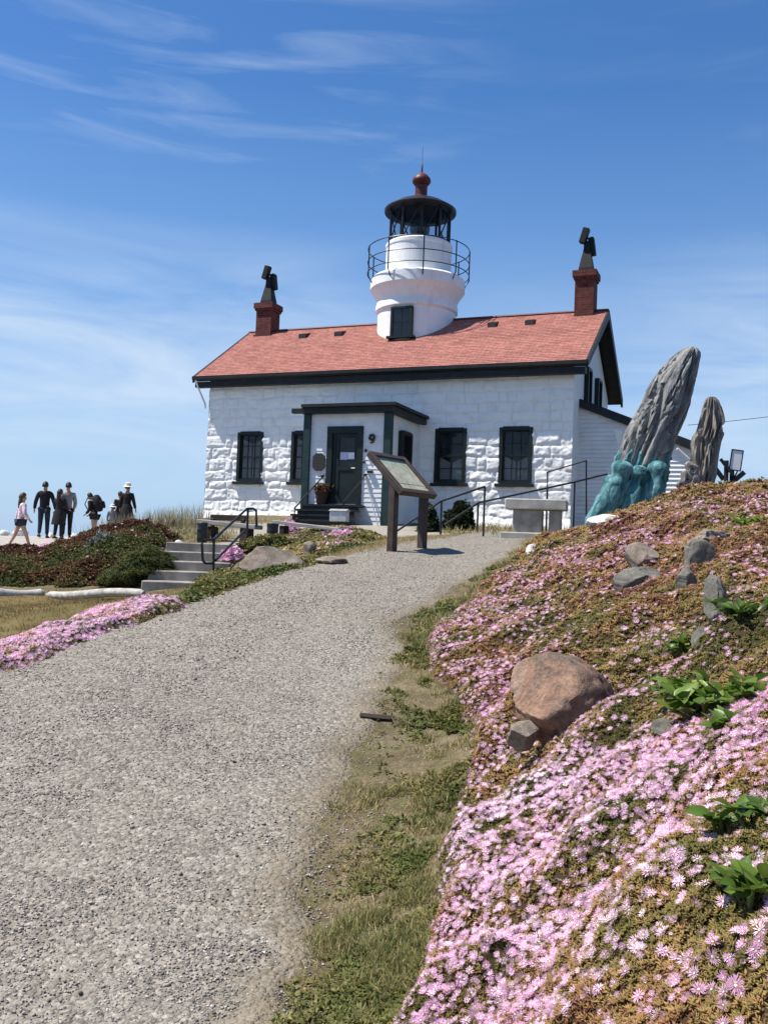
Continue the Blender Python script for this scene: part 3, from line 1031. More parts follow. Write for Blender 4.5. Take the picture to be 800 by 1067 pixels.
ice = hill.underlay('ice_plant', ['gap_shade_mat'], np.concatenate([np.arange(-.6, 3.5, .030), np.arange(3.5, 11, .09)]), np.geomspace(.35, 17.2, 380), hill_tone)
tag(ice, 'shade-brown underlay of the succulent ice plant carpeting the bank beside the path', 'ground cover', kind='stuff')
succ = [tmpl_succulent(7, k) for k in range(3)]
parts = []
for (y0, y1, x0, x1, dens, sz) in ((.25, .9, -.3, 3.2, 5000, .018), (.9, 2.6, -.3, 3.2, 14000, .0155), (2.6, 4.6, -.1, 4.0, 5600, .019), (4.6, 8, .2, 5.6, 2300, .027), (8, 12, .3, 6.5, 800, .042), (12, 17, 1.2, 9, 330, .062)):
    P, N = hill.pts(int((y1 - y0) * (x1 - x0) * dens), x0, x1, y0, y1, dmin=-.05)
    tone = np.clip(hill_tone(P[:, 0], P[:, 1]) + rng.normal(0, .12, len(P)), 0, 1)
    P[:, 2] += rng.uniform(-.3, .45, len(P)) * sz
    gi = rng.integers(0, 3, len(P))
    for k in range(3):
        m = gi == k
        parts.append(scatter_arrays(succ[k], P[m], N[m], sz * rng.uniform(.7, 1.25, m.sum()), .35, tone[m]))
tag(merge_scatter('ice_plant_leaves', parts, ['ice_leaf']), 'short fleshy rust and olive leaves of the bank beside the path', 'leaves', kind='stuff')

flw = [tmpl_flower(16, .075, .14, 0), tmpl_flower(18, .07, .25, 1), tmpl_flower(14, .08, .85, 2), tmpl_flower(13, .085, .05, 3)]
flw_lo = [tmpl_flower(9, .13, .22, 5)]
parts = []
for (y0, y1, x0, x1, dens, sz, T) in ((.25, .9, -.3, 3.2, 1500, .0142, flw), (.9, 2.6, -.3, 3.2, 3600, .0142, flw), (2.6, 4.6, -.1, 4.0, 3500, .0155, flw), (4.6, 8, .2, 5.6, 1900, .0185, flw), (8, 12, .3, 6.5, 1050, .022, flw_lo), (12, 17, 1.2, 9, 480, .028, flw_lo)):
    P, N = hill.pts(int((y1 - y0) * (x1 - x0) * dens), x0, x1, y0, y1, flower_density, dmin=-.02)
    P[:, 2] += sz * .75 + rng.uniform(0, .9, len(P)) * sz
    N = N * np.array([.6, .6, 1]) + np.array([-.18, -.30, 0])
    tone = np.clip(fbm(P[:, 0] * 1.5, P[:, 1] * 1.5, 0, 3, 71) * 1.0 + rng.normal(0, .15, len(P)) + .05, 0, 1)
    gi = rng.integers(0, len(T), len(P))
    for k in range(len(T)):
        m = gi == k
        parts.append(scatter_arrays(T[k], P[m], N[m], sz * rng.uniform(.55, 1.25, m.sum()) * (.62 if k == 2 else 1), .5, tone[m]))
tag(merge_scatter('ice_plant_flowers', parts, ['petal', 'stamen']), 'lilac pink daisy flowers massed over the bank beside the path', 'flowers', kind='stuff')

# verge grass between gravel and bank -----------------------------------
blade = tmpl_blade(.045)
FB = gp(391, 750)
parts = []
for (y0, y1, dens, l0, l1) in ((2.0, 4.2, 24000, .018, .045), (4.2, 7.5, 11000, .022, .058), (7.5, 12, 4000, .03, .085), (12, 16.5, 1200, .04, .11)):
    n = int((y1 - y0) * 1.9 * dens)
    y = rng.uniform(y0, y1, n)
    x = XR(y) - .45 + rng.uniform(0, 1, n) * (XF(y) - XR(y) + .62)
    u = (x - XR(y)) / np.maximum(XF(y) - XR(y), .25)
    cl = fbm(x * 2.6, y * 2.6, 0, 4, 91)
    fine = fbm(x * 9, y * 9, 0, 3, 93)
    green = np.clip((cl - .45) * 3.6 + (u - .55) * 1.0 + (fine - .5) * 2.4, 0, 1)
    bare = np.clip((fbm(x * 1.7, y * 1.7, 4, 4, 97) - .40) * 7, .08, 1)
    dens_p = np.clip(.30 + u * .30 + green * .6, 0, 1) * np.clip((fine - .34) * 5, .05, 1) * np.maximum(bare, green * .8) * np.clip((u + .6) / .6, 0, 1) * np.where(path_in(x, y) > .30, .10, np.where(path_in(x, y) > .1, .4, 1))
    keep = (rng.uniform(0, 1, n) < dens_p) & ~((np.abs(x - FB[0]) < .17) & (y > FB[1] - .28) & (y < FB[1] + .10))
    x, y, green = x[keep], y[keep], green[keep]
    z = ground_z(x, y)
    tone = np.clip(1.02 - green * .72 + rng.normal(0, .26, len(x)), 0, 1)
    L = rng.uniform(l0, l1, len(x)) * (.65 + .8 * green)
    parts.append(scatter_arrays(blade, np.stack([x, y, z], 1), UP(len(x)), L, .75, tone))
tag(merge_scatter('verge_grass', parts, ['verge_blade']), 'dry tan and green grass tufts between gravel path and flowered bank', 'grass', kind='stuff')

# leafy weeds where the verge meets the bank
wl = [tmpl_leafcluster(8, 20 + k, .17, 1.6) for k in range(2)]
parts = []
for (y0, y1, dens, sz) in ((2.2, 4.4, 2600, .026), (4.4, 8, 1300, .036), (8, 13, 420, .055)):
    n = int((y1 - y0) * 1.2 * dens)
    y = rng.uniform(y0, y1, n); x = XF(y) + .06 - np.abs(rng.normal(0, .20, n))
    keep = (fbm(x * 2.4, y * 2.4, 2, 4, 101) > .50) & (path_in(x, y) < .05)
    x, y = x[keep], y[keep]
    tn = np.clip(fbm(x * 5, y * 5, 0, 3, 103) * 1.1 - .25 + rng.normal(0, .18, len(x)), 0, 1)
    parts.append(scatter_arrays(wl[0], np.stack([x, y, ground_z(x, y) + .004], 1), UP(len(x)), sz * rng.uniform(.6, 1.3, len(x)), .4, tn))
tag(merge_scatter('verge_weeds', parts, ['bed_leaf']), 'low leafy green weeds at the foot of the flowered bank', 'weeds', kind='stuff')

# lawn at the left ------------------------------------------------------
n = 52000
y = rng.uniform(7.5, 16, n); x = -rng.uniform(0, 1, n) * 6 + XL(y) - .1
keep = (x > -y * .46 - 1.5) & (rng.uniform(0, 1, n) < np.clip((fbm(x * 2.5, y * 2.5, 0, 4, 13) - .3) * 3.2, .1, 1)) & ~((x > -4.3) & (y > 14.2))
x, y = x[keep], y[keep]
tone = np.clip((fbm(x * .9, y * .9, 0, 4, 17) - .5) * 2.2 + .55 + rng.normal(0, .15, len(x)), 0, 1)
parts = [scatter_arrays(blade, np.stack([x, y, ground_z(x, y)], 1), UP(len(x)), rng.uniform(.03, .075, len(x)), .7, tone)]
tag(merge_scatter('lawn_grass', parts, ['lawn_blade']), 'short dry brown green lawn at left below the steps', 'lawn', kind='stuff')

# pink strip along the left edge of the path ---------------------------------
strip_poly = [gp(*p)[:2] for p in ((-25, 706), (0, 708), (45, 690), (90, 674), (130, 657), (165, 643), (196, 634), (182, 628), (150, 629), (110, 640), (70, 653), (30, 668), (0, 678), (-25, 684))]
strip = Mat(strip_poly, .10, .18, .05, 3.5, 41)
tone_l = lambda x, y: np.clip((fbm(x * 2.3, y * 2.3, 0, 4, 61) - .5) * 2 + .35, 0, 1)
bx0, by0 = strip.poly.min(0) - .4; bx1, by1 = strip.poly.max(0) + .4
o = strip.underlay('flower_strip', ['ice_leaf'], np.arange(bx0, bx1, .05), np.arange(by0, by1, .05), tone_l)
tag(o, 'low strip of ice plant along the left edge of the path', 'ground cover', kind='stuff')
A = (bx1 - bx0) * (by1 - by0)
P, N = strip.pts(int(A * 700), bx0, bx1, by0, by1, dmin=-.08)
pl = [scatter_arrays(succ[0], P, N, .045 * rng.uniform(.7, 1.2, len(P)), .35, tone_l(P[:, 0], P[:, 1]))]
tag(merge_scatter('flower_strip_leaves', pl, ['ice_leaf']), 'fleshy leaves under the pink strip left of the path', 'leaves', kind='stuff')
P, N = strip.pts(int(A * 1750), bx0, bx1, by0, by1, lambda x, y: np.clip((fbm(x * 3.3, y * 3.3, 0, 4, 58) - .30) * 5, .05, 1), dmin=-.02)
P[:, 2] += .024
pl = [scatter_arrays(flw_lo[0], P, N + np.array([0, -.35, 0]), .021 * rng.uniform(.7, 1.2, len(P)), .35)]
tag(merge_scatter('flower_strip_blossoms', pl, ['petal', 'stamen']), 'lilac pink blossoms in a strip along the left path edge', 'flowers', kind='stuff')


def cover(name, label, cat, poly, H, edge, amp, freq, seed, step, layers, tone, mats_under):
    """ground-cover bed: undulating underlay plus one or more kinds of scattered cluster"""
    m = Mat(poly, H, edge, amp, freq, seed)
    x0, y0 = m.poly.min(0) - edge; x1, y1 = m.poly.max(0) + edge
    o = m.underlay(name, mats_under, np.arange(x0, x1, step), np.arange(y0, y1, step), tone)
    tag(o, label, cat, kind='stuff')
    A = (x1 - x0) * (y1 - y0)
    for (nm, lb, ct, T, mats, dens, sz, df, lift) in layers:
        P, N = m.pts(int(A * dens), x0, x1, y0, y1, df, dmin=-.05)
        P[:, 2] += lift * sz
        tn = np.clip(tone(P[:, 0], P[:, 1]) + rng.normal(0, .15, len(P)), 0, 1)
        q = merge_scatter(nm, [scatter_arrays(T, P, N, sz * rng.uniform(.6, 1.3, len(P)), .4, tn)], mats)
        tag(q, lb, ct, kind='stuff')
    return m


leafc = [tmpl_leafcluster(7, k) for k in range(3)]
# dark red mound left of the steps
mound_poly = [gp(*p)[:2] for p in ((-20, 612), (60, 611), (150, 610))] + [(-4.35, 16.6), (-4.3, 18.6), (-4.6, 20.5), (-5.2, 22), (-6.4, 22.6), (-7.4, 21.6), (-8.2, 19.5), (-9.2, 18.0)]
mt = lambda x, y: np.clip((fbm(x * 1.5, y * 1.5, 0, 5, 19) - .5) * 3.0 + .36 + .4 * sstep((y - 17.2) / 3), 0, 1)
mound = cover('mound_ground_cover', 'shade-brown underlay of the low plants covering the mound left of steps', 'ground cover', mound_poly, .24, .5, .24, 1.9, 51, .1,
              [('mound_foliage', 'small dark red leaves covering the mound left of steps', 'leaves', leafc[0], ['red_cover'], 900, .060, None, .2),
               ('mound_flowers', 'sparse pale flowers dotted over the dark mound', 'flowers', flw_lo[0], ['petal', 'stamen'], 5, .035, lambda x, y: (fbm(x, y, 0, 3, 8) > .5) * 1.0, 2.2)],
              mt, ['gap_shade_mat'])
# pink streak over the mound's shoulder
streak_poly = [at(22, 580, 20.6)[:2], at(55, 580, 20.3)[:2], at(92, 562, 21.4)[:2], at(80, 560, 22.8)[:2], at(45, 570, 21.8)[:2]]
cover('shoulder_ground_cover', 'low ice plant on the shoulder of the mound near the walkers', 'ground cover', streak_poly, .16, .25, .05, 2, 52, .08,
      [('shoulder_blossoms', 'pink blossoms on the shoulder of the mound near the walkers', 'flowers', flw_lo[0], ['petal', 'stamen'], 520, .04, None, .9)],
      mt, ['ice_leaf'])
# bed between path and porch
bed_poly = [gp(*p)[:2] for p in ((262, 590), (300, 580), (350, 574), (400, 564))] + [(-.1, 18.2), (-.3, 20.6), (-1.7, 22.0), (-2.8, 21.0), (-2.6, 18.9), (-2.5, 17)]
bt = lambda x, y: np.clip((fbm(x * 1.3, y * 1.3, 0, 4, 29) - .5) * 2.4 + .68, 0, 1)
cover('bed_ground_cover', 'shade-brown underlay of the low plants in the bed before the porch', 'ground cover', bed_poly, .08, .35, .12, 2, 53, .08,
      [('bed_foliage', 'olive leaves of the bed before the porch', 'leaves', leafc[1], ['bed_leaf'], 520, .06, None, .2),
       ('bed_yellow_flowers', 'pale yellow flowers of the bed before the porch', 'flowers', flw_lo[0], ['yellow_petal', 'stamen'], 55, .03, lambda x, y: np.clip((fbm(x * 2, y * 2, 0, 3, 28) - .4) * 4, 0, 1), 1.4),
       ('bed_pink_flowers', 'pink flowers in patches of the bed before the porch', 'flowers', flw_lo[0], ['petal', 'stamen'], 260, .032, lambda x, y: np.clip((fbm(x * 1.1, y * 1.1, 5, 2, 48) - .56) * 8, 0, 1), 1.4)],
      bt, ['gap_shade_mat'])
# green weeds along the left path edge below the rock
weed_poly = [gp(*p)[:2] for p in ((192, 634), (235, 620), (270, 606), (310, 594), (350, 580), (395, 568), (380, 568), (330, 580), (285, 592), (262, 596), (235, 592), (205, 604), (188, 622))]
wt_ = lambda x, y: np.clip((fbm(x * 1.3, y * 1.3, 0, 4, 39) - .5) * 2.0 + .18 + .3 * sstep((y - 12.2) / 1.2), 0, 1)
cover('weed_ground_cover', 'shade-brown underlay of the weeds along the left path edge below the rock', 'ground cover', weed_poly, .04, .25, .08, 3, 54, .06,
      [('weed_foliage', 'green weed leaves along the left path edge', 'leaves', leafc[2], ['bed_leaf'], 900, .05, None, .3),
       ('weed_blossoms', 'tiny whitish weed blossoms along the left path edge', 'flowers', flw_lo[0], ['yellow_petal', 'stamen'], 40, .018, None, 2.5)],
      wt_, ['gap_shade_mat'])
# rough dry grass strip along both path edges further up
parts = []
n = 26000
y = rng.uniform(10.2, 18, n)
x = XL(y) - .15 + rng.normal(0, .16, n)
tone = np.clip(rng.normal(.72, .2, n), 0, 1)
parts.append(scatter_arrays(blade, np.stack([x, y, ground_z(x, y)], 1), UP(n), rng.uniform(.03, .09, n), .7, tone))
n = 9000
y = rng.uniform(19.5, 26.0, n); x = rng.uniform(-4.6, 6.0, n)
keep = (fbm(x, y, 0, 3, 66) > .5) & (y < 27.2 - .41 * (x + 5)) & ~((x > -3.4) & (x < 1.3) & (y < 24.6))
x, y = x[keep], y[keep]
parts.append(scatter_arrays(blade, np.stack([x, y, ground_z(x, y)], 1), UP(len(x)), rng.uniform(.08, .25, len(x)), .5, np.clip(rng.normal(.6, .25, len(x)), 0, 1)))
tag(merge_scatter('edge_grass', parts, ['verge_blade']), 'dry yellowed grass along the upper path edges and house foot', 'grass', kind='stuff')
# tall wispy seed grass left of the house
n = 3600
x = rng.uniform(-7.6, -4.6, n); y = rng.uniform(22.5, 25.5, n)
dens = np.clip((fbm(x * 2, y * 2, 0, 3, 68) - .35) * 4, 0, 1)
keep = rng.uniform(0, 1, n) < dens
x, y = x[keep], y[keep]
tb = tmpl_blade(.010, 3, .25)
pl = [scatter_arrays(tb, np.stack([x, y, ground_z(x, y)], 1), UP(len(x)), rng.uniform(.3, .85, len(x)), .22), ]
n2 = 4500
x2 = rng.uniform(-7.6, -4.4, n2); y2 = rng.uniform(21.5, 25, n2)
pl.append(scatter_arrays(blade, np.stack([x2, y2, ground_z(x2, y2)], 1), UP(n2), rng.uniform(.08, .24, n2), .5, np.clip(rng.normal(.5, .3, n2), 0, 1)))
tag(merge_scatter('seed_grass', pl, ['tall_grass']), 'tall wispy straw coloured grass beside the left house corner', 'grass', kind='stuff')
# ------------------------------------------------------------------ the lighthouse
HX, HY, HA, HZ = -5.7979, 29.8091, .3922, 2.3
HW, HD, HO, HE, ZE, ZR = 11.8, 5.9, .392, .359, 6.96, 9.16
HU = np.array([math.cos(HA), -math.sin(HA), 0]); HV = np.array([math.sin(HA), math.cos(HA), 0]); HOo = np.array([HX, HY, 0])


def hp(px, py, v):
    """pixel -> (u, z) on the house plane v"""
    r = ray(px, py); t = ((HOo + HV * v) @ HV) / (r @ HV); p = r * t - HOo
    return float(p @ HU), float(p[2] + CZ)


def hw(u, v, z):
    p = HOo + HU * u + HV * v
    return (float(p[0]), float(p[1]), float(z))


house = empty('lighthouse', (HX, HY, HZ), -HA, 'white stone lighthouse keeper cottage with red shingle roof and round tower', 'lighthouse')
OFF = (0, 0, HZ)

# openings of the front wall: u0,u1,z0,z1
WIN = [(1.16, 2.06, 3.62, 5.17), (3.10, 4.00, 3.62, 5.17), (7.83, 8.75, 3.62, 5.19), (9.76, 10.68, 3.62, 5.20)]

# rough-dressed stone: courses of uneven blocks, real relief
_r = random.Random(5)
cz = [1.2]
while cz[-1] < 7.4: cz.append(cz[-1] + _r.uniform(.24, .40))
cblocks = []
for k in range(len(cz)):
    e = [-1.5 - _r.uniform(0, .6)]
    while e[-1] < 14: e.append(e[-1] + _r.choice((.28, .4, .55, .7, .95)) * _r.uniform(.85, 1.15))
    cblocks.append((np.array(e), np.array([_r.uniform(0, 1) for _ in e])))


def stone_h(s, z, seed):
    k = np.clip(np.searchsorted(cz, z) - 1, 0, len(cz) - 2)
    czz = np.array(cz)
    h = np.zeros_like(s); joint = np.zeros_like(s)
    wob = (fbm(s * 1.9, z * 1.9, seed, 4, 7) - .5) * .16
    sw, zw = s + wob, z + wob
    k = np.clip(np.searchsorted(czz, zw) - 1, 0, len(cz) - 2)
    dz = np.minimum(zw - czz[k], czz[k + 1] - zw)
    for kk in range(len(cz) - 1):
        m = k == kk
        if not m.any(): continue
        e, rv = cblocks[kk]
        off = seed * .37
        b = np.clip(np.searchsorted(e, sw[m] + off) - 1, 0, len(e) - 2)
        ds = np.minimum(sw[m] + off - e[b], e[b + 1] - sw[m] - off)
        d = np.minimum(ds, dz[m])
        n = fbm(s[m] * 5.5, z[m] * 7, rv[b] * 40 + seed, 4, 11)
        joint[m] = np.exp(-(np.maximum(d, 0) / .018) ** 2) * .8
        pil = 1 - np.exp(-(np.maximum(d, 0) / (.018 + .03 * n)) ** 2)
        n2 = fbm(s[m] * 3.1 + 9, z[m] * 4.5, rv[b] * 40 + seed, 3, 15)
        h[m] = pil * (.010 + .026 * rv[b] ** 1.5 + .10 * (np.abs(n - .5) * -1.1 + .16) + .085 * (n2 - .42)) + .016 * (fbm(s[m] * 17, z[m] * 17, 0, 3, 3) - .5)
    rough = .80 + .20 * sstep((5.25 - z) / .5)
    stone_h.joint = joint
    return h * rough * .8


def stone_wall(name, length, mapf, seed, openings=(), gable=False):
    ss = np.arange(0, length + .001, length / round(length / .032)); zz = np.arange(1.9, ZE - .02, .032)
    S, Z = np.meshgrid(ss, zz)
    h = stone_h(S, Z, seed); jn = stone_h.joint
    # battered foot of the wall
    h = h + .16 * sstep((2.95 - Z) / .9)
    X, Y = mapf(S, h)
    V = np.stack([X, Y, Z - HZ], 2).reshape(-1, 3)
    fa = grid_faces(len(ss), len(zz))
    cs, cz_ = S.ravel()[fa].mean(1), Z.ravel()[fa].mean(1)
    keep = np.ones(len(fa), bool)
    for u0, u1, z0, z1 in openings:
        keep &= ~((cs > u0) & (cs < u1) & (cz_ > z0) & (cz_ < z1))
    me = np_mesh(name, V, fa[keep], None, {'joint': jn.ravel()}, False)
    return link(name, me, 'stone_paint', house)


stone_wall('front_wall', HW, lambda S, h: (S + (S > HW - .02) * h * .3 - (S < .02) * h * .3, -h), 1, WIN)
stone_wall('side_wall', HD, lambda S, h: (-h, HD - S), 2)
# right gable wall and back wall, plain painted boards/stone, with two gable windows
mb = MB()
gw = [(1.55, 2.15), (3.3, 3.95)]
mb.extrude([(.03, 1.9), (HD, 1.9), (HD, ZE - .05), (HD / 2, ZR - .32), (.03, ZE - .05)], 0, HW - .22, HW - .004)
mb.build('gable_wall', 'white_paint', house, OFF)
mb = MB(); mb.extrude([(.03, ZE - .06), (HD, ZE - .06), (HD / 2, ZR - .32)], 0, .0, .2); mb.build('gable_wall', 'white_paint', house, OFF)
mb = MB(); mb.bx(.02, HW - .23, HD - .25, HD, 1.9, ZE - .05); mb.build('back_wall', 'white_paint', house, OFF)
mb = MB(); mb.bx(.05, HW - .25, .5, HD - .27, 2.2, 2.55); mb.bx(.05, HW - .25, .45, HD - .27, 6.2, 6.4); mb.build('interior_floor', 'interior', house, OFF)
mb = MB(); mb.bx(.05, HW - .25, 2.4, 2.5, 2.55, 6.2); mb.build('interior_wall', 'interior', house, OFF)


def window(u0, u1, z0, z1, v, nx, nz, curtain=None, ax=0, vmul=1, sill=True, parent=house, cas=.080, glass='window_glass'):
    """casing part, with sash, pane, sill and curtain under it. ax 0: in a wall facing -v; ax 1: in a wall facing +u at u=v"""
    def B(m, a0, a1, d0, d1, c0, c1):
        # a: along wall, d: depth outwards positive
        if ax == 0: m.bx(a0, a1, v - d1, v - d0, c0, c1)
        else: m.bx(v + d0, v + d1, a0, a1, c0, c1)
    m = MB()
    B(m, u0 - .02, u0 + cas, -.14, .045, z0, z1); B(m, u1 - cas, u1 + .02, -.14, .045, z0, z1)
    B(m, u0 + cas, u1 - cas, -.14, .043, z1 - cas, z1 + .03); B(m, u0 + cas, u1 - cas, -.14, .041, z0 - .02, z0 + .06)
    w = m.build('window', 'dark_green', parent, OFF)
    a0, a1, c0, c1 = u0 + cas, u1 - cas, z0 + .06, z1 - cas
    m = MB(); t = .035
    zm = (c0 + c1) / 2
    B(m, a0, a0 + t, -.10, -.03, c0, c1); B(m, a1 - t, a1, -.10, -.03, c0, c1)
    B(m, a0 + t, a1 - t, -.10, -.03, c0, c0 + t); B(m, a0 + t, a1 - t, -.10, -.03, c1 - t, c1); B(m, a0 + t, a1 - t, -.10, -.028, zm - .02, zm + .02)
    for i in range(1, nx):
        x = a0 + (a1 - a0) * i / nx; B(m, x - .009, x + .009, -.085, -.045, c0 + t, zm - .02); B(m, x - .009, x + .009, -.085, -.045, zm + .02, c1 - t)
    for i in range(1, nz):
        if i * 2 == nz: continue
        z = c0 + (c1 - c0) * i / nz; B(m, a0 + t, a1 - t, -.083, -.047, z - .009, z + .009)
    m.build('sash', 'dark_green', w, (0, 0, HZ))
    m = MB(); B(m, a0 + t * .6, a1 - t * .6, -.078, -.070, c0 + t * .6, c1 - t * .6); m.build('pane', glass, w, OFF)
    if sill:
        m = MB(); B(m, u0 - .10, u1 + .10, -.06, .13, z0 - .11, z0 - .022); m.build('sill', 'black_trim', w, OFF)
    if curtain:
        m = MB(); f0, f1 = curtain
        n = 40
        for (p0, p1, q) in ((a0 + .01, a0 + (a1 - a0) * .47, 0), (a0 + (a1 - a0) * .55, a1 - .01, 1)):
            V = []
            for i in range(n + 1):
                x = p0 + (p1 - p0) * i / n; d = -.125 + .015 * math.sin(i * 1.3 + q)
                zt = c0 + (c1 - c0) * f1 - (.15 * i / n if q == 0 else .15 * (1 - i / n)); zb = c0 + (c1 - c0) * f0
                for z in (zb, zt):
                    V.append((x, v - d, z) if ax == 0 else (v + d, x, z))
            m.add(V, [(2 * i, 2 * i + 2, 2 * i + 3, 2 * i + 1) for i in range(n)], True)
        m.build('curtain', 'curtain', w, OFF)
    return w


window(*WIN[0], 0, 3, 4, (.02, .92)); window(*WIN[1], 0, 3, 4, (.02, .92)); window(*WIN[2], 0, 2, 4, (.02, .48)); window(*WIN[3], 0, 3, 4, (.02, .50))
for a, b in gw: window(a, b, 6.05, 7.15, HW + .085, 2, 4, None, 1, sill=False, cas=.06, glass='dark_glass')

# roof: saw-tooth shingle courses on the front slope, plain back slope
sl_len = math.hypot(HD / 2 + HE, ZR - ZE)
uvs = []
mb_v, mb_f, mb_uv = [], [], []
rows = 30
TH = .16
def slope(front):
    for i in range(rows):
        a, b = i / rows, (i + 1) / rows
        for j in range(24):
            x0 = -HO + (HW + 2 * HO) * j / 24; x1 = -HO + (HW + 2 * HO) * (j + 1) / 24
            o = len(mb_v)
            for (t, lift) in ((a, .014), (b, .004)):
                for x in (x0, x1):
                    vv = -HE + (HD / 2 + HE) * t if front else HD + HE - (HD / 2 + HE) * t
                    mb_v.append((x, vv, ZE + (ZR - ZE) * t + lift - HZ)); mb_uv.append((x, t * sl_len))
            mb_f.append((o, o + 1, o + 3, o + 2) if front else (o + 1, o, o + 2, o + 3))
            # riser under the butt of the course
            o2 = len(mb_v)
            for lift in (.014, -.01):
                for x in (x0, x1):
                    vv = -HE + (HD / 2 + HE) * a if front else HD + HE - (HD / 2 + HE) * a
                    mb_v.append((x, vv, ZE + (ZR - ZE) * a + lift - HZ)); mb_uv.append((x, a * sl_len))
            mb_f.append((o2 + 2, o2 + 3, o2 + 1, o2))
slope(True); slope(False)
me = bpy.data.meshes.new('roof'); me.from_pydata(mb_v, [], mb_f)
uvl = me.uv_layers.new(name='UVMap')
for p in me.polygons:
    for li in p.loop_indices: uvl.data[li].uv = mb_uv[me.loops[li].vertex_index]
roof = link('roof', me, 'roof_shingle', house)
# roof underside board, gutter and bargeboards
mb = MB()
mb.extrude([(-HE + .02, ZE - .05), (HD / 2, ZR - .05), (HD + HE - .02, ZE - .05), (HD + HE - .02, ZE - .16), (HD / 2, ZR - .17), (-HE + .02, ZE - .16)], 0, -HO + .02, HW + HO - .02)
mb.build('soffit_board', 'black_trim', roof, OFF)
mb = MB()
mb.extrude([(-HE - .10, ZE + .0), (-HE - .004, ZE + .0), (-HE - .004, ZE - .14), (-HE - .03, ZE - .15), (-HE - .10, ZE - .10)], 0, -HO - .02, HW + HO + .02)
mb.build('gutter', 'black_trim', roof, OFF)
mb = MB(); mb.bx(-HO + .03, HW + HO - .03, -HE + .03, -.10, ZE - .34, ZE - .165); mb.build('fascia', 'black_trim', roof, OFF)
for x0, x1 in ((-HO - .05, -HO + .015), (HW + HO - .015, HW + HO + .05)):
    mb = MB()
    mb.extrude([(-HE - .02, ZE + .015), (HD / 2, ZR + .025), (HD + HE + .02, ZE + .015), (HD + HE + .02, ZE - .25), (HD / 2, ZR - .26), (-HE - .02, ZE - .20)], 0, x0, x1)
    mb.build('bargeboard', 'black_trim', roof, OFF)
mb = MB(); mb.tube([(-HO - .02, HD / 2, ZR + .025), (HW + HO + .02, HD / 2, ZR + .025)], .045, 8); mb.build('ridge_cap', 'red_metal', roof, OFF)
# downpipe at the left corner
mb = MB(); mb.tube([(-.3, -HE - .05, ZE - .12), (-.26, -.30, ZE - .35), (-.09, -.12, ZE - .85), (-.09, -.10, ZE - 1.0)], .03, 8); mb.build('downpipe', 'white_paint', roof, OFF)
# small vents near the ridge
for px in (315, 352, 512, 551):
    u, z = hp(px, 346 if px < 400 else 333, 2.2)
    u = u
    vv = 2.35; zz_ = ZE + (ZR - ZE) * (vv + HE) / (HD / 2 + HE)
    mb = MB(); mb.extrude([(vv - .16, zz_ - .10), (vv - .16, zz_ + .06), (vv + .22, zz_ + .17)], 0, u - .13, u + .13)
    mb.build('roof_vent', 'bronze', roof, OFF)


def chimney(u0, u1, z1, flip):
    um = (u0 + u1) / 2; v0, v1 = HD / 2 - .31, HD / 2 + .31
    mb = MB(); mb.bx(u0, u1, v0, v1, 8.3, z1 - .26)
    mb.bx(u0 - .04, u1 + .04, v0 - .04, v1 + .04, z1 - .27, z1 - .19); mb.bx(u0 - .075, u1 + .075, v0 - .075, v1 + .075, z1 - .192, z1)
    mb.bx(u0 - .05, u1 + .05, v0 - .05, v1 + .05, 8.4, 8.62 if flip else 9.0)
    ch = mb.build('chimney', 'chimney_brick', house, OFF)
    # black sheet metal cowl: tapered flue and two slanted hood boxes
    mb = MB()
    vm = HD / 2
    mb.loft([[(um + sx_ * w, vm + sy_ * w, z) for sx_, sy_ in ((-1, -1), (1, -1), (1, 1), (-1, 1))] for z, w in ((z1 - .01, .22), (z1 + .12, .21), (z1 + .72, .10), (z1 + .98, .09))], smooth=False)
    mb.build('flue', 'soot_black', ch, OFF)
    mb = MB()
    M = Matrix.Rotation(math.radians(16), 3, 'Y')
    mb.bevbox((um - .08, vm - .10, z1 + 1.14), (.20, .22, .48), .02, M)
    mb.bevbox((um + .13, vm + .08, z1 + .84), (.18, .24, .56), .02, Matrix.Rotation(math.radians(-8), 3, 'Y'))
    mb.build('cowl', 'soot_black', ch, OFF)


chimney(.02, .62, 10.13, False)
chimney(11.22, 11.80, 10.38, True)

# tower --------------------------------------------------------------
TU, TV, TS = 5.95, HD / 2, .905
NS = 72


def lat(name, prof, mat, parent, n=NS, caps=False, smooth=True):
    mb = MB(); mb.lathe([(r * TS, z) for r, z in prof], (TU, TV, 0), n, caps, smooth)
    return mb.build(name, mat, parent, OFF)


tower = lat('tower', [(1.43, 7.0), (1.42, 9.40), (1.43, 9.41), (1.50, 9.46), (1.50, 9.62), (1.47, 9.66), (1.47, 9.72)], 'tower_paint', house)
lat('cornice', [(1.44, 9.67), (1.47, 9.72), (1.49, 9.82), (1.56, 9.95), (1.66, 10.08), (1.71, 10.15), (1.73, 10.17), (1.73, 10.50), (1.66, 10.56), (1.18, 10.62)], 'tower_paint', tower)
lat('parapet', [(1.20, 10.58), (1.20, 11.58), (1.225, 11.60), (1.225, 11.70), (1.18, 11.74), (1.0, 11.74)], 'tower_paint', tower)
# tower window in the front, slightly left
ang = math.radians(-90)
tu, tz = hp(417.5, 335, HD / 2 - 1.4)
cu = TU + 1.43 * TS * math.cos(ang); cv = TV + 1.43 * TS * math.sin(ang)
Rz = Matrix.Rotation(ang + math.pi / 2, 3, 'Z')


def tb(m, x, y, z, sx_, sy_, sz_):
    q = Rz @ Vector((x, y, 0)); m.box((cu + q.x, cv + q.y, z), (sx_, sy_, sz_), Rz)


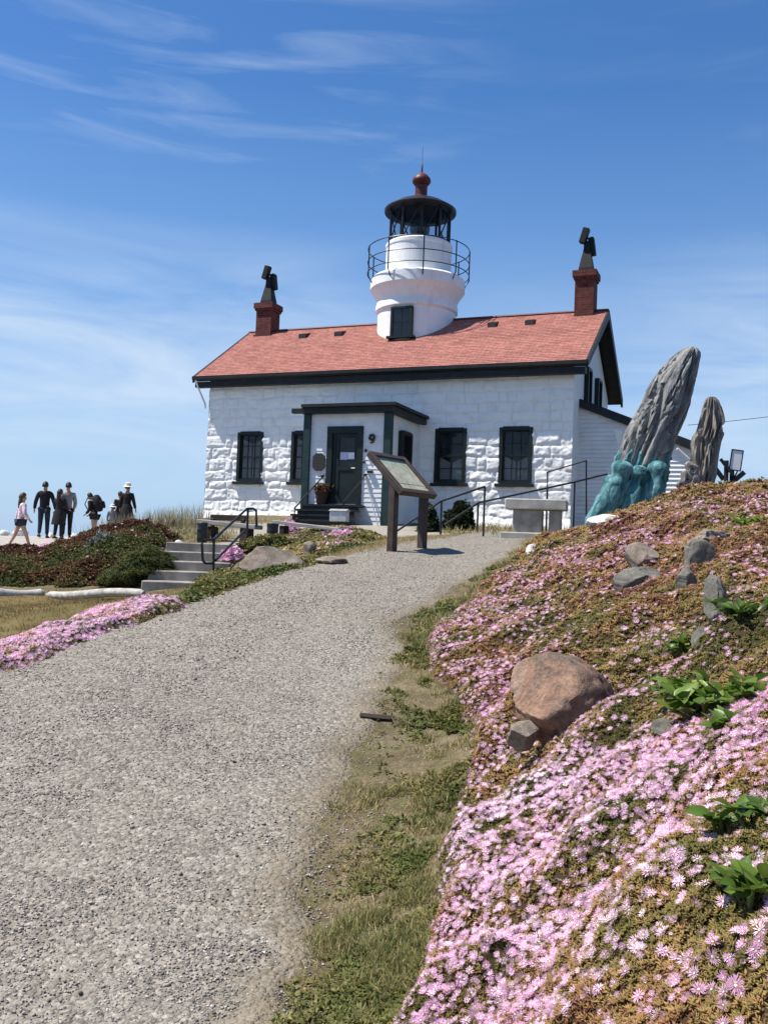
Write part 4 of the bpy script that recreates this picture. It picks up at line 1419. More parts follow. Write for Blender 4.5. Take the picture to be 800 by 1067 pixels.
m = MB()
tb(m, -.33, .0, 8.88, .08, .14, .96); tb(m, .33, .0, 8.88, .08, .14, .96); tb(m, 0, -.01, 9.33, .58, .12, .07)
tw = m.build('window', 'dark_green', tower, OFF)
m = MB(); tb(m, 0, -.022, 8.88, .585, .02, .9); m.build('pane', 'dark_glass', tower, OFF)
m = MB(); tb(m, 0, -.03, 8.88, .03, .03, .88); tb(m, 0, -.031, 8.88, .56, .03, .03); tb(m, 0, -.05, 8.37, .92, .22, .07); m.build('sill', 'dark_green', tower, OFF)
# gallery rail
m = MB()
RR = 1.86 * TS
for z in (11.54, 11.10, 10.72): m.torus(RR, .016, (TU, TV, z), 72, 6)
for k in range(9):
    a = math.radians(40 * k - 104)
    cx, cy = math.cos(a), math.sin(a)
    m.tube([(TU + 1.70 * TS * cx, TV + 1.70 * TS * cy, 10.30), (TU + RR * cx, TV + RR * cy, 10.55), (TU + RR * cx, TV + RR * cy, 11.56)], .022, 6)
m.build('gallery_rail', 'black_metal', tower, OFF)
# lantern room
lan = MB()
for k in range(10):
    a = 2 * math.pi * k / 10 + .1; b = 2 * math.pi * (k + 1) / 10 + .1
    P = lambda t, z, r=1.12: (TU + r * TS * math.cos(t), TV + r * TS * math.sin(t), z)
    lan.tube([P(a, 11.72), P(a, 12.90)], .042, 6)
    lan.tube([P(a, 11.73), P((a + b) / 2, 12.32, 1.09), P(b, 12.90)], .022, 6)
lan.torus(1.12 * TS, .05, (TU, TV, 11.75), 60, 8); lan.torus(1.12 * TS, .06, (TU, TV, 12.88), 60, 8)
lantern = lan.build('lantern_frame', 'lantern_metal', tower, OFF)
lat('lantern_glass', [(1.075, 11.78), (1.075, 12.9)], 'lantern_glass', tower, 20, False, False)
lat('lantern_roof', [(1.0, 12.80), (1.30, 12.80), (1.325, 12.84), (1.325, 12.90), (1.28, 12.93), (.9, 13.14), (.45, 13.31), (.26, 13.37), (.0, 13.40)], 'lantern_metal', tower)
lat('ventilator', [(.25, 13.33), (.25, 13.40), (.225, 13.42), (.225, 13.76), (.25, 13.78), (.34, 13.88), (.345, 13.93), (.33, 14.0), (.22, 14.12), (.10, 14.19), (.06, 14.22), (.0, 14.24)], 'red_metal', tower, 32)
lat('lightning_rod', [(.035, 14.2), (.03, 14.5), (.012, 14.52), (.006, 15.1), (.0, 15.12)], 'lantern_metal', tower, 10)
lat('lens', [(.0, 11.70), (.30, 11.70), (.30, 11.95), (.22, 12.0)] + [(x, 12.02 + .052 * k) for k in range(11) for x in ((.26 + .12 * math.sin(math.pi * k / 10)),)] + [(.2, 12.58), (.0, 12.62)], 'lens_glass', tower, 32)
lat('service_floor', [(.0, 11.66), (1.16, 11.66)], 'lantern_metal', tower)

# lean-to on the right ------------------------------------------------
L0, L1, LV0, LV1 = 11.7, 14.95, 1.0, 4.6
zl0, zl1 = 6.10, 4.83
# clapboards: every board a step of the sheet
m = MB()
nb = 34
zb0 = 2.0
for i in range(nb):
    z0 = zb0 + i * .122; z1 = z0 + .122
    def uend(z): return L0 + (L1 - L0) * np.clip((zl0 - .1 - z) / (zl0 - zl1), 0, 1)
    if z0 > zl0 - .1: break
    e0, e1 = float(uend(z0)), float(uend(z1))
    m.add([(L0, LV0 - .038, z0), (e0, LV0 - .038, z0), (max(e1, L0 + .01), LV0, z1), (L0, LV0, z1), (L0, LV0 + .0, z0), (e0, LV0 + .0, z0)], [(0, 1, 2, 3), (4, 5, 1, 0)])
m.build('siding', 'siding_paint', house, OFF)
m = MB(); m.extrude([(L0, 2.0), (L1 - .01, 2.0), (L1 - .01, zl1 - .12), (L0, zl0 - .12)], 1, LV0 + .03, LV1); m.build('lean_to_wall', 'white_paint', house, OFF)
m = MB(); m.extrude([(HW + .0, zl0 + .0), (L1 + .28, zl1 - .11), (L1 + .28, zl1 - .34), (HW + .0, zl0 - .22)], 1, LV0 - .16, LV0 - .07)
m.build('lean_to_fascia', 'black_trim', house, OFF)
m = MB(); m.extrude([(HW + .0, zl0 + .03), (L1 + .28, zl1 - .08), (L1 + .28, zl1 - .17), (HW + .0, zl0 - .06)], 1, LV0 - .07, LV1 + .2)
m.build('lean_to_roof', 'black_trim', house, OFF)

# porch ----------------------------------------------------------------
PV = -2.4
PU0, PU1, PZ0, PZ1 = 4.90, 7.30, 2.25, 5.31
porch = MB()
DU0, DU1, DZ0, DZ1 = 5.53, 6.55, 2.80, 4.90
nbp = 24
def boards(m, u0, u1, z0, z1):
    n = max(1, round((z1 - z0) / .125)); st = (z1 - z0) / n
    for i in range(n):
        a = z0 + i * st
        m.add([(u0, PV - .014, a), (u1, PV - .014, a), (u1, PV, a + st), (u0, PV, a + st), (u0, PV, a), (u1, PV, a)], [(0, 1, 2, 3), (4, 5, 1, 0)])
boards(porch, PU0, DU0, PZ0, PZ1); boards(porch, DU1, PU1, PZ0, PZ1); boards(porch, DU0, DU1, DZ1, PZ1); boards(porch, DU0, DU1, PZ0, DZ0)
porch.bx(PU1 - .06, PU1, PV + .02, .02, PZ0, PZ1); porch.bx(PU0, PU0 + .06, PV + .02, .02, PZ0, PZ1)
po = porch.build('porch_wall', 'siding_paint', house, OFF)
for u in (PU0 - .02, PU1 + .01):
    m = MB(); m.bx(u - .10, u + .10, PV - .10, PV + .10, PZ0, PZ1); m.build('porch_post', 'green_post', house, OFF)
m = MB(); m.bx(PU1 - .02, PU1 + .08, -.16, -.0, PZ0, PZ1); m.build('porch_post', 'siding_paint', house, OFF)
m = MB()
m.bx(PU0 - .16, PU1 + .22, PV - .22, .1, 5.31, 5.47)
m.bx(PU0 - .12, PU1 + .30, PV - .30, .1, 5.475, 5.56)
m.bx(PU0 - .47, PU0 - .16, PV - .20, PV - .05, 5.33, 5.46)
m.bx(PU0 - .47, PU0 - .16, PV + 1.0, PV + 1.18, 5.33, 5.46)
pr = m.build('porch_roof', 'black_trim', house, OFF)
# door
m = MB(); c = .13
m.bx(DU0 - .03, DU0 + c, PV - .05, PV + .06, DZ0, DZ1); m.bx(DU1 - c, DU1 + .03, PV - .05, PV + .06, DZ0, DZ1); m.bx(DU0 - .03, DU1 + .03, PV - .055, PV + .06, DZ1 - c, DZ1 + .06)
m.build('door_frame', 'dark_green', house, OFF)
a0, a1 = DU0 + c + .10, DU1 - c
m = MB(); m.bx(DU0 + c, a0 - .005, PV + .0, PV + .05, DZ0, DZ1 - c)
m.bx(a0, a0 + .10, PV + .01, PV + .06, DZ0 + .02, DZ1 - c); m.bx(a1 - .10, a1, PV + .01, PV + .06, DZ0 + .02, DZ1 - c)
m.bx(a0 + .1, a1 - .1, PV + .01, PV + .06, DZ0 + .02, DZ0 + .22); m.bx(a0 + .1, a1 - .1, PV + .01, PV + .06, DZ0 + .95, DZ0 + 1.08); m.bx(a0 + .1, a1 - .1, PV + .01, PV + .06, DZ1 - c - .12, DZ1 - c)
m.bx(a0 + .1, a1 - .1, PV + .03, PV + .05, DZ0 + .22, DZ0 + .95)
dr = m.build('door', 'dark_green', house, OFF)
m = MB(); m.bx(a0 + .1, a1 - .1, PV + .032, PV + .042, DZ0 + 1.08, DZ1 - c - .12); m.build('pane', 'window_glass', dr, OFF)
m = MB(); m.tube([(a1 - .05, PV + .01, DZ0 + 1.0), (a1 - .05, PV - .05, DZ0 + 1.0), (a1 - .15, PV - .05, DZ0 + 1.0)], .014, 6); m.build('handle', 'galvanised', dr, OFF)
u0, z0 = hp(354, 479, PV); u1, z1 = hp(362, 471, PV); u2, _ = hp(372, 471, PV)
m = MB(); m.bx(u0, u1, PV + .022, PV + .03, z0, z1); m.build('notice', 'paper_violet', dr, OFF)
m = MB(); m.bx(u1 + .01, u2, PV + .022, PV + .03, z0 + .02, z1 - .01); m.build('notice', 'paper', dr, OFF)
m = MB(); m.bx(DU0 + .1, DU1 - .1, PV - .08, PV + .02, DZ0 - .06, DZ0 + .012); m.build('threshold', 'grey_plank', house, OFF)
# side window of the porch
m = window(-1.62, -.86, 3.72, 4.92, PU1 + .085, 2, 3, None, 1, sill=False, glass='dark_glass')
# plaque, emblem, small wall fittings
def onpv(px, py): return hp(px, py, PV - .02)
u, z = onpv(332.5, 481.5)
m = MB(); w, h = .185, .245
m.extrude([(u - w, z - h * .62), (u - w * .5, z - h), (u + w * .5, z - h), (u + w, z - h * .62), (u + w, z + h * .62), (u + w * .5, z + h), (u - w * .5, z + h), (u - w, z + h * .62)], 1, PV - .05, PV - .015)
m.build('plaque', 'bronze', house, OFF)
u, z = onpv(387.8, 457.5)
m = MB(); n = 20
R_ = []
for i in range(n + 1):
    t = i / n; a = math.radians(-170 + 430 * t); r = .085
    R_.append((u + .072 * math.cos(a), PV - .05, z + .045 + .064 * math.sin(a)))
m.tube(R_, .036, 8); m.tube([(u + .072, PV - .05, z + .045), (u + .05, PV - .05, z - .08), (u - .035, PV - .05, z - .105)], .026, 8)
m.build('wall_emblem', 'bronze', house, OFF)
for px, py, w, h in ((381.5, 469.5, .05, .07), (379.5, 481.5, .075, .05), (386, 491.5, .16, .055), (381, 495, .06, .06), (336.5, 496, .07, .05)):
    u, z = onpv(px, py); m = MB(); m.bevbox((u, PV - .06, z), (w, .09, h * 1.3), .012); m.build('wall_bracket', 'black_metal', house, OFF)
# porch steps
for k in range(4):
    m = MB(); z1 = 2.78 - .15 * k
    m.bx(4.95, 6.72, PV - .42 - .28 * k, PV - .10 - .28 * k if k else PV - .02, z1 - .055, z1)
    m.bx(4.99, 6.68, PV - .38 - .28 * k, PV - .36 - .28 * k, z1 - .155, z1 - .056)
    m.build('porch_step', 'black_trim', house, OFF)
# ------------------------------------------------------------------ site furniture
def mbthing(name, label, cat, mat, build, loc, group=None, rz=0):
    """a thing that is one mesh; build(m) draws in world coordinates around loc"""
    m = MB(); build(m)
    o = m.build(name, mat, None, loc, loc)
    return tag(o, label, cat, group)


V3 = lambda p: Vector([float(k) for k in p])

# interpretive panel on two posts
A = V3(at(417, 512, 14.3)); ed_ = Vector((.6, .8, 0)); hh = Vector((-.8, .6, 0))
Bq = A + ed_ * .93
base = Vector((A.x + .2, A.y + .35, gz(A.x + .2, A.y + .35)))
sign = empty('interpretive_sign', base, 0, 'brown framed interpretive panel on two square posts beside the gravel path', 'sign')
up_ = hh * .62 + Vector((0, 0, .59)); upn = up_.normalized(); nrm = ed_.cross(upn).normalized()
if nrm.z < 0: nrm = -nrm
Mx = Matrix((ed_, upn, nrm)).transposed()
cen = A + ed_ * .465 + up_ * .5
m = MB()
L2 = up_.length / 2
for s in (-1, 1):
    m.bevbox(cen + Mx @ Vector((s * .445, 0, 0)), (.09, L2 * 2 + .09, .10), .008, Mx)
    m.bevbox(cen + Mx @ Vector((0, s * L2, .002)), (.80, .09, .096), .008, Mx)
m.build('frame', 'sign_brown', sign, base)
m = MB(); m.box((0, 0, 0), (.80, L2 * 2 - .09, .03))
o = m.build('panel', 'panel_print', sign); o.matrix_local = Matrix.Translation(cen - base) @ Mx.to_4x4()
# printed picture and caption blocks as raised thin sheets on the panel
m = MB(); m.box((0, -.02, .0175), (.70, L2 * 1.0, .004)); o = m.build('print', 'panel_print', sign); o.matrix_local = Matrix.Translation(cen - base) @ Mx.to_4x4()
for t in (.05, .88):
    p = A + ed_ * t + hh * .16 + Vector((0, 0, .12)); g = gz(p.x, p.y)
    m = MB(); m.bevbox((p.x, p.y, (p.z + g) / 2 - .12), (.125, .125, p.z - g + .25), .01, Matrix.Rotation(math.atan2(.8, .6), 3, 'Z'))
    m.build('post', 'sign_brown', sign, base)


def rail(name, label, lines, r=.022, group=None, mat='black_metal', cat='handrail'):
    p0 = V3(lines[0][0]); base = (p0.x, p0.y, p0.z)
    m = MB()
    for ln in lines: m.tube([V3(q) for q in ln], r, 8)
    o = m.build(name, mat, None, base, base)
    return tag(o, label, cat, group)


def post(px, pyt, Y, extra=0.06):
    t = at(px, pyt, Y)
    return [t, (t[0], t[1], gz(t[0], t[1]) - extra)]


# rail of the concrete steps
S = lambda px, py, t: at(px, py, 15.9 + 2.6 * t)
rail('handrail', 'black pipe handrail with looped end beside the concrete steps',
     [[S(267.5, 549, 1.05), S(267, 532, 1.05), S(264, 530, 1.0), S(257.5, 530, .95), S(223, 562, .1), S(212, 563, .0), S(210.5, 567, 0), S(211.5, 584, 0), S(214, 587, .0), S(222, 587, .08)],
      [S(255, 553, .9), S(224.5, 584, .1)], [S(258.5, 530, .95), S(257, 570, .95)], [S(223, 562, .1), S(222.5, 594, .1)]], .024)
# porch rails
P = lambda px, py, v: hw(*[hp(px, py, v)[0]], v, hp(px, py, v)[1])
def hpw(px, py, v):
    u, z = hp(px, py, v); return hw(u, v, z)
rail('handrail', 'thin pipe handrail left of the porch door', [[hpw(336, 497, -2.45), hpw(307, 529.5, -3.7), hpw(306.7, 548, -3.7)]], .020, 'porch handrails')
rail('handrail', 'thin pipe handrail right of the porch door', [[hpw(379.5, 497, -2.45), hpw(358, 523, -3.7), hpw(358, 546, -3.7)]], .020, 'porch handrails')
rail('leaning_pole', 'thin grey pole leaning against the porch wall right of the door', [[hpw(381, 499, -2.46), hpw(394.5, 551, -2.95)]], .018, None, 'galvanised', 'pole')
# ramp rails at the right
rail('handrail', 'black pipe handrail nearest the interpretive panel rising to right', [[at(414, 553, 18.4), at(459, 522.5, 18.8), at(505, 507, 19.2)], post(460, 522.5, 18.8), post(505, 507, 19.2)], .022, 'ramp handrails')
rail('handrail', 'long black pipe handrail running behind the stone bench', [[at(463, 547, 19.8), at(498, 524, 20), at(597.5, 502.5, 21), at(632, 494, 21.6)], post(498, 524, 20), post(598.5, 502.5, 21)], .022, 'ramp handrails')
rail('handrail', 'short high black pipe handrail right of the stone bench', [[at(570, 515, 21), at(570, 492, 21), at(610.5, 480, 20), at(610.5, 545, 20)], [at(570, 510, 21), (at(570, 510, 21)[0], 21, gz(at(570, 510, 21)[0], 21) - .05)]], .022, 'ramp handrails')

# concrete bench
bp = at(558, 557, 18.6); g = gz(bp[0], bp[1])
bench = empty('stone_bench', (bp[0], bp[1], g), -.25, 'pebbled concrete bench with slab top in front of cottage', 'bench')
def pxz(py, Y): return float(at(558, py, Y)[2])
zt = pxz(521, 18.6)
m = MB(); m.bevbox((0, 0, zt - g - .10), (1.22, .62, .21), .02); m.build('seat_slab', 'concrete', bench)
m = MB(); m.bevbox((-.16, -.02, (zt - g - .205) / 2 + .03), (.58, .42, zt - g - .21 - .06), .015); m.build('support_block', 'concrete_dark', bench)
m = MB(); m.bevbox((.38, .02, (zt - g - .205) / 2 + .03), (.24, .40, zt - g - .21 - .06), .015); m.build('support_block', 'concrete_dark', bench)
m = MB(); m.bevbox((-.10, -.08, .04), (1.15, .75, .16), .02); m.build('footing', 'concrete', bench)

# concrete steps at the left
st0 = (-4.12, 15.95); sx1 = -2.75
zs0 = .74; rise, tread = .172, .42
steps = empty('concrete_steps', (-3.45, 15.95, zs0), 0, 'five weathered concrete steps climbing beside the dark mound', 'steps')
for k in range(5):
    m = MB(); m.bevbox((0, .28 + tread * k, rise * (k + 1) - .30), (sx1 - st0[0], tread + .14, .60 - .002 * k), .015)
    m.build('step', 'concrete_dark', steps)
m = MB(); m.bevbox((0, tread * 5 + .9, rise * 5 - .16), (sx1 - st0[0], 1.8, .3), .02); m.build('landing', 'concrete', steps)

# timber benches and black drums before the house
def drum(px, pyt, pyb, Y, w, label):
    p = at(px, pyb, Y); zt = at(px, pyt, Y)[2]; g = gz(p[0], p[1]) - .03; h = float(zt - g); r = w / 2 * Y / F
    d = empty('black_drum', (p[0], p[1], g), 0, label, 'bin', 'black drums by the benches')
    m = MB(); m.lathe([(0, 0), (r * .94, 0), (r, .03), (r, h * .3), (r * 1.03, h * .32), (r * 1.03, h * .34), (r, h * .36), (r, h * .66), (r * 1.03, h * .68), (r * 1.03, h * .70), (r, h * .72), (r, h - .03)], n=28); m.build('body', 'black_metal', d)
    m = MB(); m.lathe([(r * 1.05, h - .05), (r * 1.06, h), (r * .9, h + .015), (0, h + .02)], n=28); m.build('lid', 'black_metal', d)


drum(210.5, 545, 563, 19.6, 10.5, 'black drum below the left end of the longer timber bench')
drum(283.5, 546, 567, 19.0, 12, 'black drum between the two timber benches')
a, b = V3(at(209, 544, 20.6)), V3(at(270, 549, 20.0)); g = gz((a.x + b.x) / 2, (a.y + b.y) / 2)
tb_ = empty('timber_bench', ((a.x + b.x) / 2, (a.y + b.y) / 2, g), math.atan2(b.y - a.y, b.x - a.x), 'long grey timber bench with dark back board near the left house corner', 'bench', 'timber benches')
Lb = (b - a).length; zb = (a.z + b.z) / 2 - g
m = MB(); m.bevbox((0, 0, zb), (Lb, .34, .10), .012, Matrix.Rotation(.06, 3, 'Y')); m.build('seat', 'grey_plank', tb_)
m = MB(); m.bevbox((-.28, .40, zb + .16), (.95, .06, .13), .01); m.build('back_board', 'dark_wood', tb_)
for x in (-.28 - .40, -.28 + .40):
    m = MB(); m.bevbox((x, .37, zb / 2 + .06), (.09, .07, zb + .16), .01); m.build('back_post', 'dark_wood', tb_)
for x in (-Lb * .30, Lb * .30):
    m = MB(); m.bevbox((x, 0, zb / 2 - .06), (.22, .28, zb), .03); m.build('leg', 'dark_wood', tb_)
a, b = V3(at(287, 545, 20.4)), V3(at(356, 551, 19.6)); g = gz((a.x + b.x) / 2, (a.y + b.y) / 2)
tb_ = empty('timber_bench', ((a.x + b.x) / 2, (a.y + b.y) / 2, g), math.atan2(b.y - a.y, b.x - a.x), 'backless grey plank bench sloping in front of the porch steps', 'bench', 'timber benches')
Lb = (b - a).length; zb = (a.z + b.z) / 2 - g
m = MB(); m.bevbox((0, 0, zb), (Lb, .26, .075), .012, Matrix.Rotation(.08, 3, 'Y')); m.build('seat', 'grey_plank', tb_)
for x in (-Lb * .36, Lb * .36):
    m = MB(); m.bevbox((x, 0, zb / 2 - .06 - x * .08), (.14, .2, zb), .015); m.build('leg', 'dark_wood', tb_)

# white box on a short post at the porch steps
p = hpw(353, 552, -4.0); g = gz(p[0], p[1]); zc = hp(353, 538, -4.0)[1]
bxw = empty('post_box', (p[0], p[1], g), -HA, 'pale metal box on a short post in front of porch steps', 'box')
m = MB(); m.bevbox((0, 0, zc - g), (.46, .22, .27), .015); m.build('box', 'galvanised', bxw)
m = MB(); m.extrude([(-.14, .135), (.14, .135), (0, .19)], 0, -.25, .25)
o = m.build('lid', 'galvanised', bxw); o.location = (0, 0, zc - g)
m = MB(); m.bevbox((0, .02, (zc - g - .14) / 2 - .1), (.09, .09, zc - g - .14 + .2), .008); m.build('post', 'dark_wood', bxw)

# flower pot on the porch landing
p = hpw(334.5, 527, -2.62); pz = 2.78
pot = empty('flower_pot', (p[0], p[1], pz), 0, 'brown clay flower pot with withered dark plant by the porch door', 'pot')
m = MB(); m.lathe([(0, 0), (.11, 0), (.13, .03), (.17, .24), (.18, .31), (.20, .32), (.20, .37), (.17, .37), (.16, .33), (0, .33)], n=28); m.build('pot', 'terracotta', pot)
n = 160
V = np.stack([rng.normal(0, .10, n), rng.normal(0, .08, n), .35 + rng.uniform(0, .16, n)], 1)
merge_scatter('foliage', [scatter_arrays(leafc[0], V, UP(n), rng.uniform(.05, .10, n), .6, np.clip(rng.normal(.75, .2, n), 0, 1))], ['red_cover'], pot)

# dark flat piece of wood lying in the verge
p = gp(391, 750)
o = mbthing('flat_board', 'dark flat piece of wood lying in the dry verge by the gravel', 'board', 'dark_wood', lambda m: m.bevbox((p[0], p[1], p[2] + .022), (.215, .07, .012), .006, Matrix.Rotation(.06, 3, 'Y') @ Matrix.Rotation(.12, 3, 'X')), tuple(map(float, p)))

# cable to the right of the house
p0, p1 = V3(at(716, 443, 31)), V3(at(980, 405, 30))
mbthing('overhead_cable', 'thin dark overhead cable running right from the cottage', 'cable', 'black_metal', lambda m: m.tube([p0.lerp(p1, t) + Vector((0, 0, -.5 * t * (1 - t))) for t in [i / 14 for i in range(15)]], .010, 5), p0[:])

# framed notice with dark slanted boards behind the hill crest
p = at(757, 500, 19); g = gz(p[0], p[1])
vp = empty('notice_stand', (p[0], p[1], g), -.2, 'pale framed notice with dark slanted boards behind the driftwood stump', 'sign')
w_ = 19 / F
def lz(py): return float(at(760, py, 19)[2]) - g
m = MB(); m.tube([(-.02, 0, -.1), (-.02, 0, lz(480))], .05, 6, False); m.tube([(.10, .05, -.1), (.10, .05, lz(484))], .05, 6, False); m.build('post', 'black_trim', vp)
m = MB()
m.box((-.02, -.06, lz(487)), (.42, .06, .06), Matrix.Rotation(.9, 3, 'Y')); m.box((.22, -.02, lz(497)), (.30, .06, .10), Matrix.Rotation(-.75, 3, 'Y')); m.box((-.16, .04, lz(493)), (.34, .05, .09), Matrix.Rotation(.95, 3, 'Y'))
m.build('slanted_board', 'black_trim', vp)
M = Matrix.Rotation(.12, 3, 'Y'); c0 = Vector((.17, 0, lz(479.5)))
m = MB()
for sgn in (-1, 1):
    m.box(c0 + M @ Vector((sgn * .11, 0, 0)), (.022, .03, .44), M); m.box(c0 + M @ Vector((0, 0, sgn * .21)), (.2, .03, .022), M)
m.tube([(.20, 0, lz(491)), (.12, .05, lz(500))], .015, 6)
m.build('frame', 'black_metal', vp)
m = MB(); m.box(c0, (.2, .012, .40), M); m.build('notice', 'paper', vp)
# white bits of the yard behind the carvings
p = at(712, 474, 21); mbthing('white_pole', 'short white pole slanting behind the carved whale', 'pole', 'white_paint', lambda m: m.tube([at(705, 467.5, 20.8), at(718, 479.5, 20.8), at(731, 494, 20.8), (at(731, 494, 20.8)[0] + .15, 20.8, gz(4.8, 20.8))], .035, 8), tuple(p))
p = at(641, 455, 24)
def wb(m):
    a = [V3(at(x, y, 25.2)) for x, y in ((640, 448), (648, 449), (646, 462), (643, 464))]
    m.extrude([(q.x, q.z) for q in a], 1, 25.2, 25.25)
    m.tube([(a[2].x - .05, 25.24, a[2].z), (a[2].x - .02, 25.24, gz(a[2].x, 25.2) - .1)], .025, 6)
mbthing('white_board', 'small white pointed board on a stake left of the carved whale', 'sign', 'white_paint', wb, tuple(p))

# ------------------------------------------------------------------ carvings
def outline_loft(rows, Y, depth, nring, nseg, disp, base, tilt):
    """rows: (py, left px, right px). Rings are horizontal; returned in the tilted local frame"""
    rows = sorted(rows)
    ys = np.array([r[0] for r in rows], float); l = np.array([r[1] for r in rows], float); r_ = np.array([r[2] for r in rows], float)
    yy = ys[0] + (ys[-1] - ys[0]) * np.linspace(0, 1, nring) ** 1.0
    R = Matrix.Rotation(-tilt, 3, 'Y')
    rings = []
    for i, y in enumerate(yy):
        a = at(np.interp(y, ys, l), y, Y); b = at(np.interp(y, ys, r_), y, Y)
        c = (a + b) / 2; hwid = (b[0] - a[0]) / 2
        ring = []
        for k in range(nseg):
            t = 2 * math.pi * k / nseg
            d = disp(t, i / (nring - 1), hwid)
            p = Vector((c[0] + (hwid + d) * math.cos(t), Y + depth * (hwid * .8 + .06 + d) * math.sin(t), c[2]))
            ring.append(tuple(R @ (p - Vector(base))))
        rings.append(ring)
    return rings[::-1]


WY = 17.0
wb_ = V3(at(645, 545, WY)); wb_.z = gz(wb_.x, WY)
tilt = math.radians(22)
whale = empty('whale_carving', wb_, 0, 'grey carved wooden whale leaping from painted teal waves', 'sculpture')


def n1(a, b, c, s, o=4): return float(fbm(np.array([a]), np.array([b]), np.array([c]), o, s)[0])


def wdisp(t, f, w):
    g = (n1(math.cos(t) * 1.5, math.sin(t) * 1.5, f * 2.2, 81) - .5) * .16
    g += (n1(math.cos(t) * 6, math.sin(t) * 6, f * 5, 83) - .5) * .045
    # mouth line: a deep groove running from the snout down the near side, and throat pleats
    tm = -1.25 + .55 * math.sin(f * 3.0) - .5 * f
    g -= .15 * math.exp(-((t - 2 * math.pi - tm) / .11) ** 2) * (f < .66)
    for q in (-2.35, -2.05, -2.7):
        g -= .09 * math.exp(-((t - 2 * math.pi - q - .3 * math.sin(5 * f + q)) / .08) ** 2) * (f > .28 + .06 * q + .15)
    for fr, am, sd in ((2.2, .07, 91), (4.2, .035, 92)):
        r_ = abs(n1(math.cos(t) * fr + f * 1.5, math.sin(t) * fr, f * 2.4, sd, 3) - .5)
        g -= am * math.exp(-(r_ / .022) ** 2)
    return g * min(1, f * 8 + .25) * min(1, w / .25)


rows = [(362, 716, 722), (363.5, 711, 726), (367, 706, 728.5), (372, 700, 728.5), (380, 692, 727), (390, 683, 725), (405, 674.5, 722), (422, 667, 718), (435, 660, 713), (447, 654, 708), (460, 649, 702), (472, 645, 698), (486, 642, 694), (496, 644, 688)]
m = MB(); m.loft(outline_loft(rows, WY, 1.0, 110, 120, wdisp, wb_, tilt)); o = m.build('body', 'whale_wood', whale); o.rotation_euler = (0, tilt, 0)
# flipper laid against the near flank
fl = [V3(at(x, y, WY - .40)) - wb_ for x, y in ((688, 445), (697, 452), (703, 461), (697, 470), (688, 474), (681, 466))]
m = MB(); R_i = Matrix.Rotation(-tilt, 3, 'Y')
q = [R_i @ p for p in fl]; m.extrude([(p.x, p.z) for p in q], 1, q[0].y - .04, q[0].y + .3)
o = m.build('flipper', 'whale_wood', whale); o.rotation_euler = (0, tilt, 0)


def vdisp(t, f, w):
    g = -.12 * abs(math.sin(t * 4 + f * 2.5)) ** .5 + .07 + .03 * math.sin(t * 12 - f * 4)
    return g + (n1(math.cos(t) * 4, math.sin(t) * 4, f * 3, 85) - .5) * .2


rows = [(470, 650, 694), (476, 645, 697), (486, 640, 695), (500, 636, 688), (515, 630, 683), (530, 622, 679), (545, 615, 676), (558, 612, 676)]
m = MB(); m.loft(outline_loft(rows, WY, 1.0, 60, 120, vdisp, wb_, tilt)); wv = m.build('wave_base', 'wave_paint_shading', whale); wv.rotation_euler = (0, tilt, 0)
for (pts, r0) in (([(650, 480), (646, 497), (640, 515), (628, 545)], .20), ([(643, 496), (636, 512), (628, 530), (618, 550)], .19), ([(667, 485), (664, 502), (661, 520), (655, 545)], .20), ([(672, 500), (671, 515), (669, 530), (668, 550)], .16), ([(685, 480), (684, 498), (681, 515), (679, 540)], .19), ([(657, 500), (652, 520), (645, 540)], .13), ([(630, 515), (622, 532), (614, 550)], .14)):
    m = MB(); n = 22
    P3 = [V3(at(x, y, WY - .56 + .0 * i)) for i, (x, y) in enumerate(pts)]
    cur = []; rad = []; n = 36
    for i in range(n + 1):
        t = (i / n) ** 1.5 * (len(P3) - 1); k = min(int(t), len(P3) - 2); p = P3[k].lerp(P3[k + 1], t - k)
        cur.append(R_i @ (p - wb_)); f = (i / n) ** 1.5
        fa = min(.4, r0 / sum((P3[j + 1] - P3[j]).length for j in range(len(P3) - 1)))
        rr_ = r0 * (math.sqrt(max(0.004, 1 - (1 - f / fa) ** 2)) if f < fa else 1 - .12 * math.sin((f - fa) * 9) - .25 * (f - fa))
        rad.append(rr_ * (1 + .35 * (n1(f * 6, r0 * 40, 0, 7, 3) - .5)))
    m.tube(cur, rad, 20)
    m.v = [tuple(Vector(v) + Vector((1, 1, 0)) * .07 * (n1(v[0] * 7, v[1] * 7, v[2] * 2.5, 44, 3) - .5)) for v in m.v]
    o = m.build('wave_curl', 'wave_paint_shading', whale); o.rotation_euler = (0, tilt, 0)

DY = 16.3
db = V3(at(732, 510, DY)); db.z = gz(db.x, DY)
stump = empty('driftwood_stump', db, 0, 'tall weathered driftwood stump standing upright right of carved whale', 'driftwood')


def ddisp(t, f, w):
    g = (n1(math.cos(t) * 3, math.sin(t) * 3, f * 1.6, 87) - .5) * .30 + (n1(math.cos(t) * 8, math.sin(t) * 8, f * 3, 89) - .5) * .16
    for fr, am, sd in ((2.0, .14, 93), (4.0, .08, 94)):
        r_ = abs(n1(math.cos(t) * fr + f, math.sin(t) * fr, f * 1.3, sd, 3) - .5)
        g -= am * math.exp(-(r_ / .03) ** 2)
    return (g - .05 * abs(math.sin(t * 3.5 + f))) * min(1, w / .2)


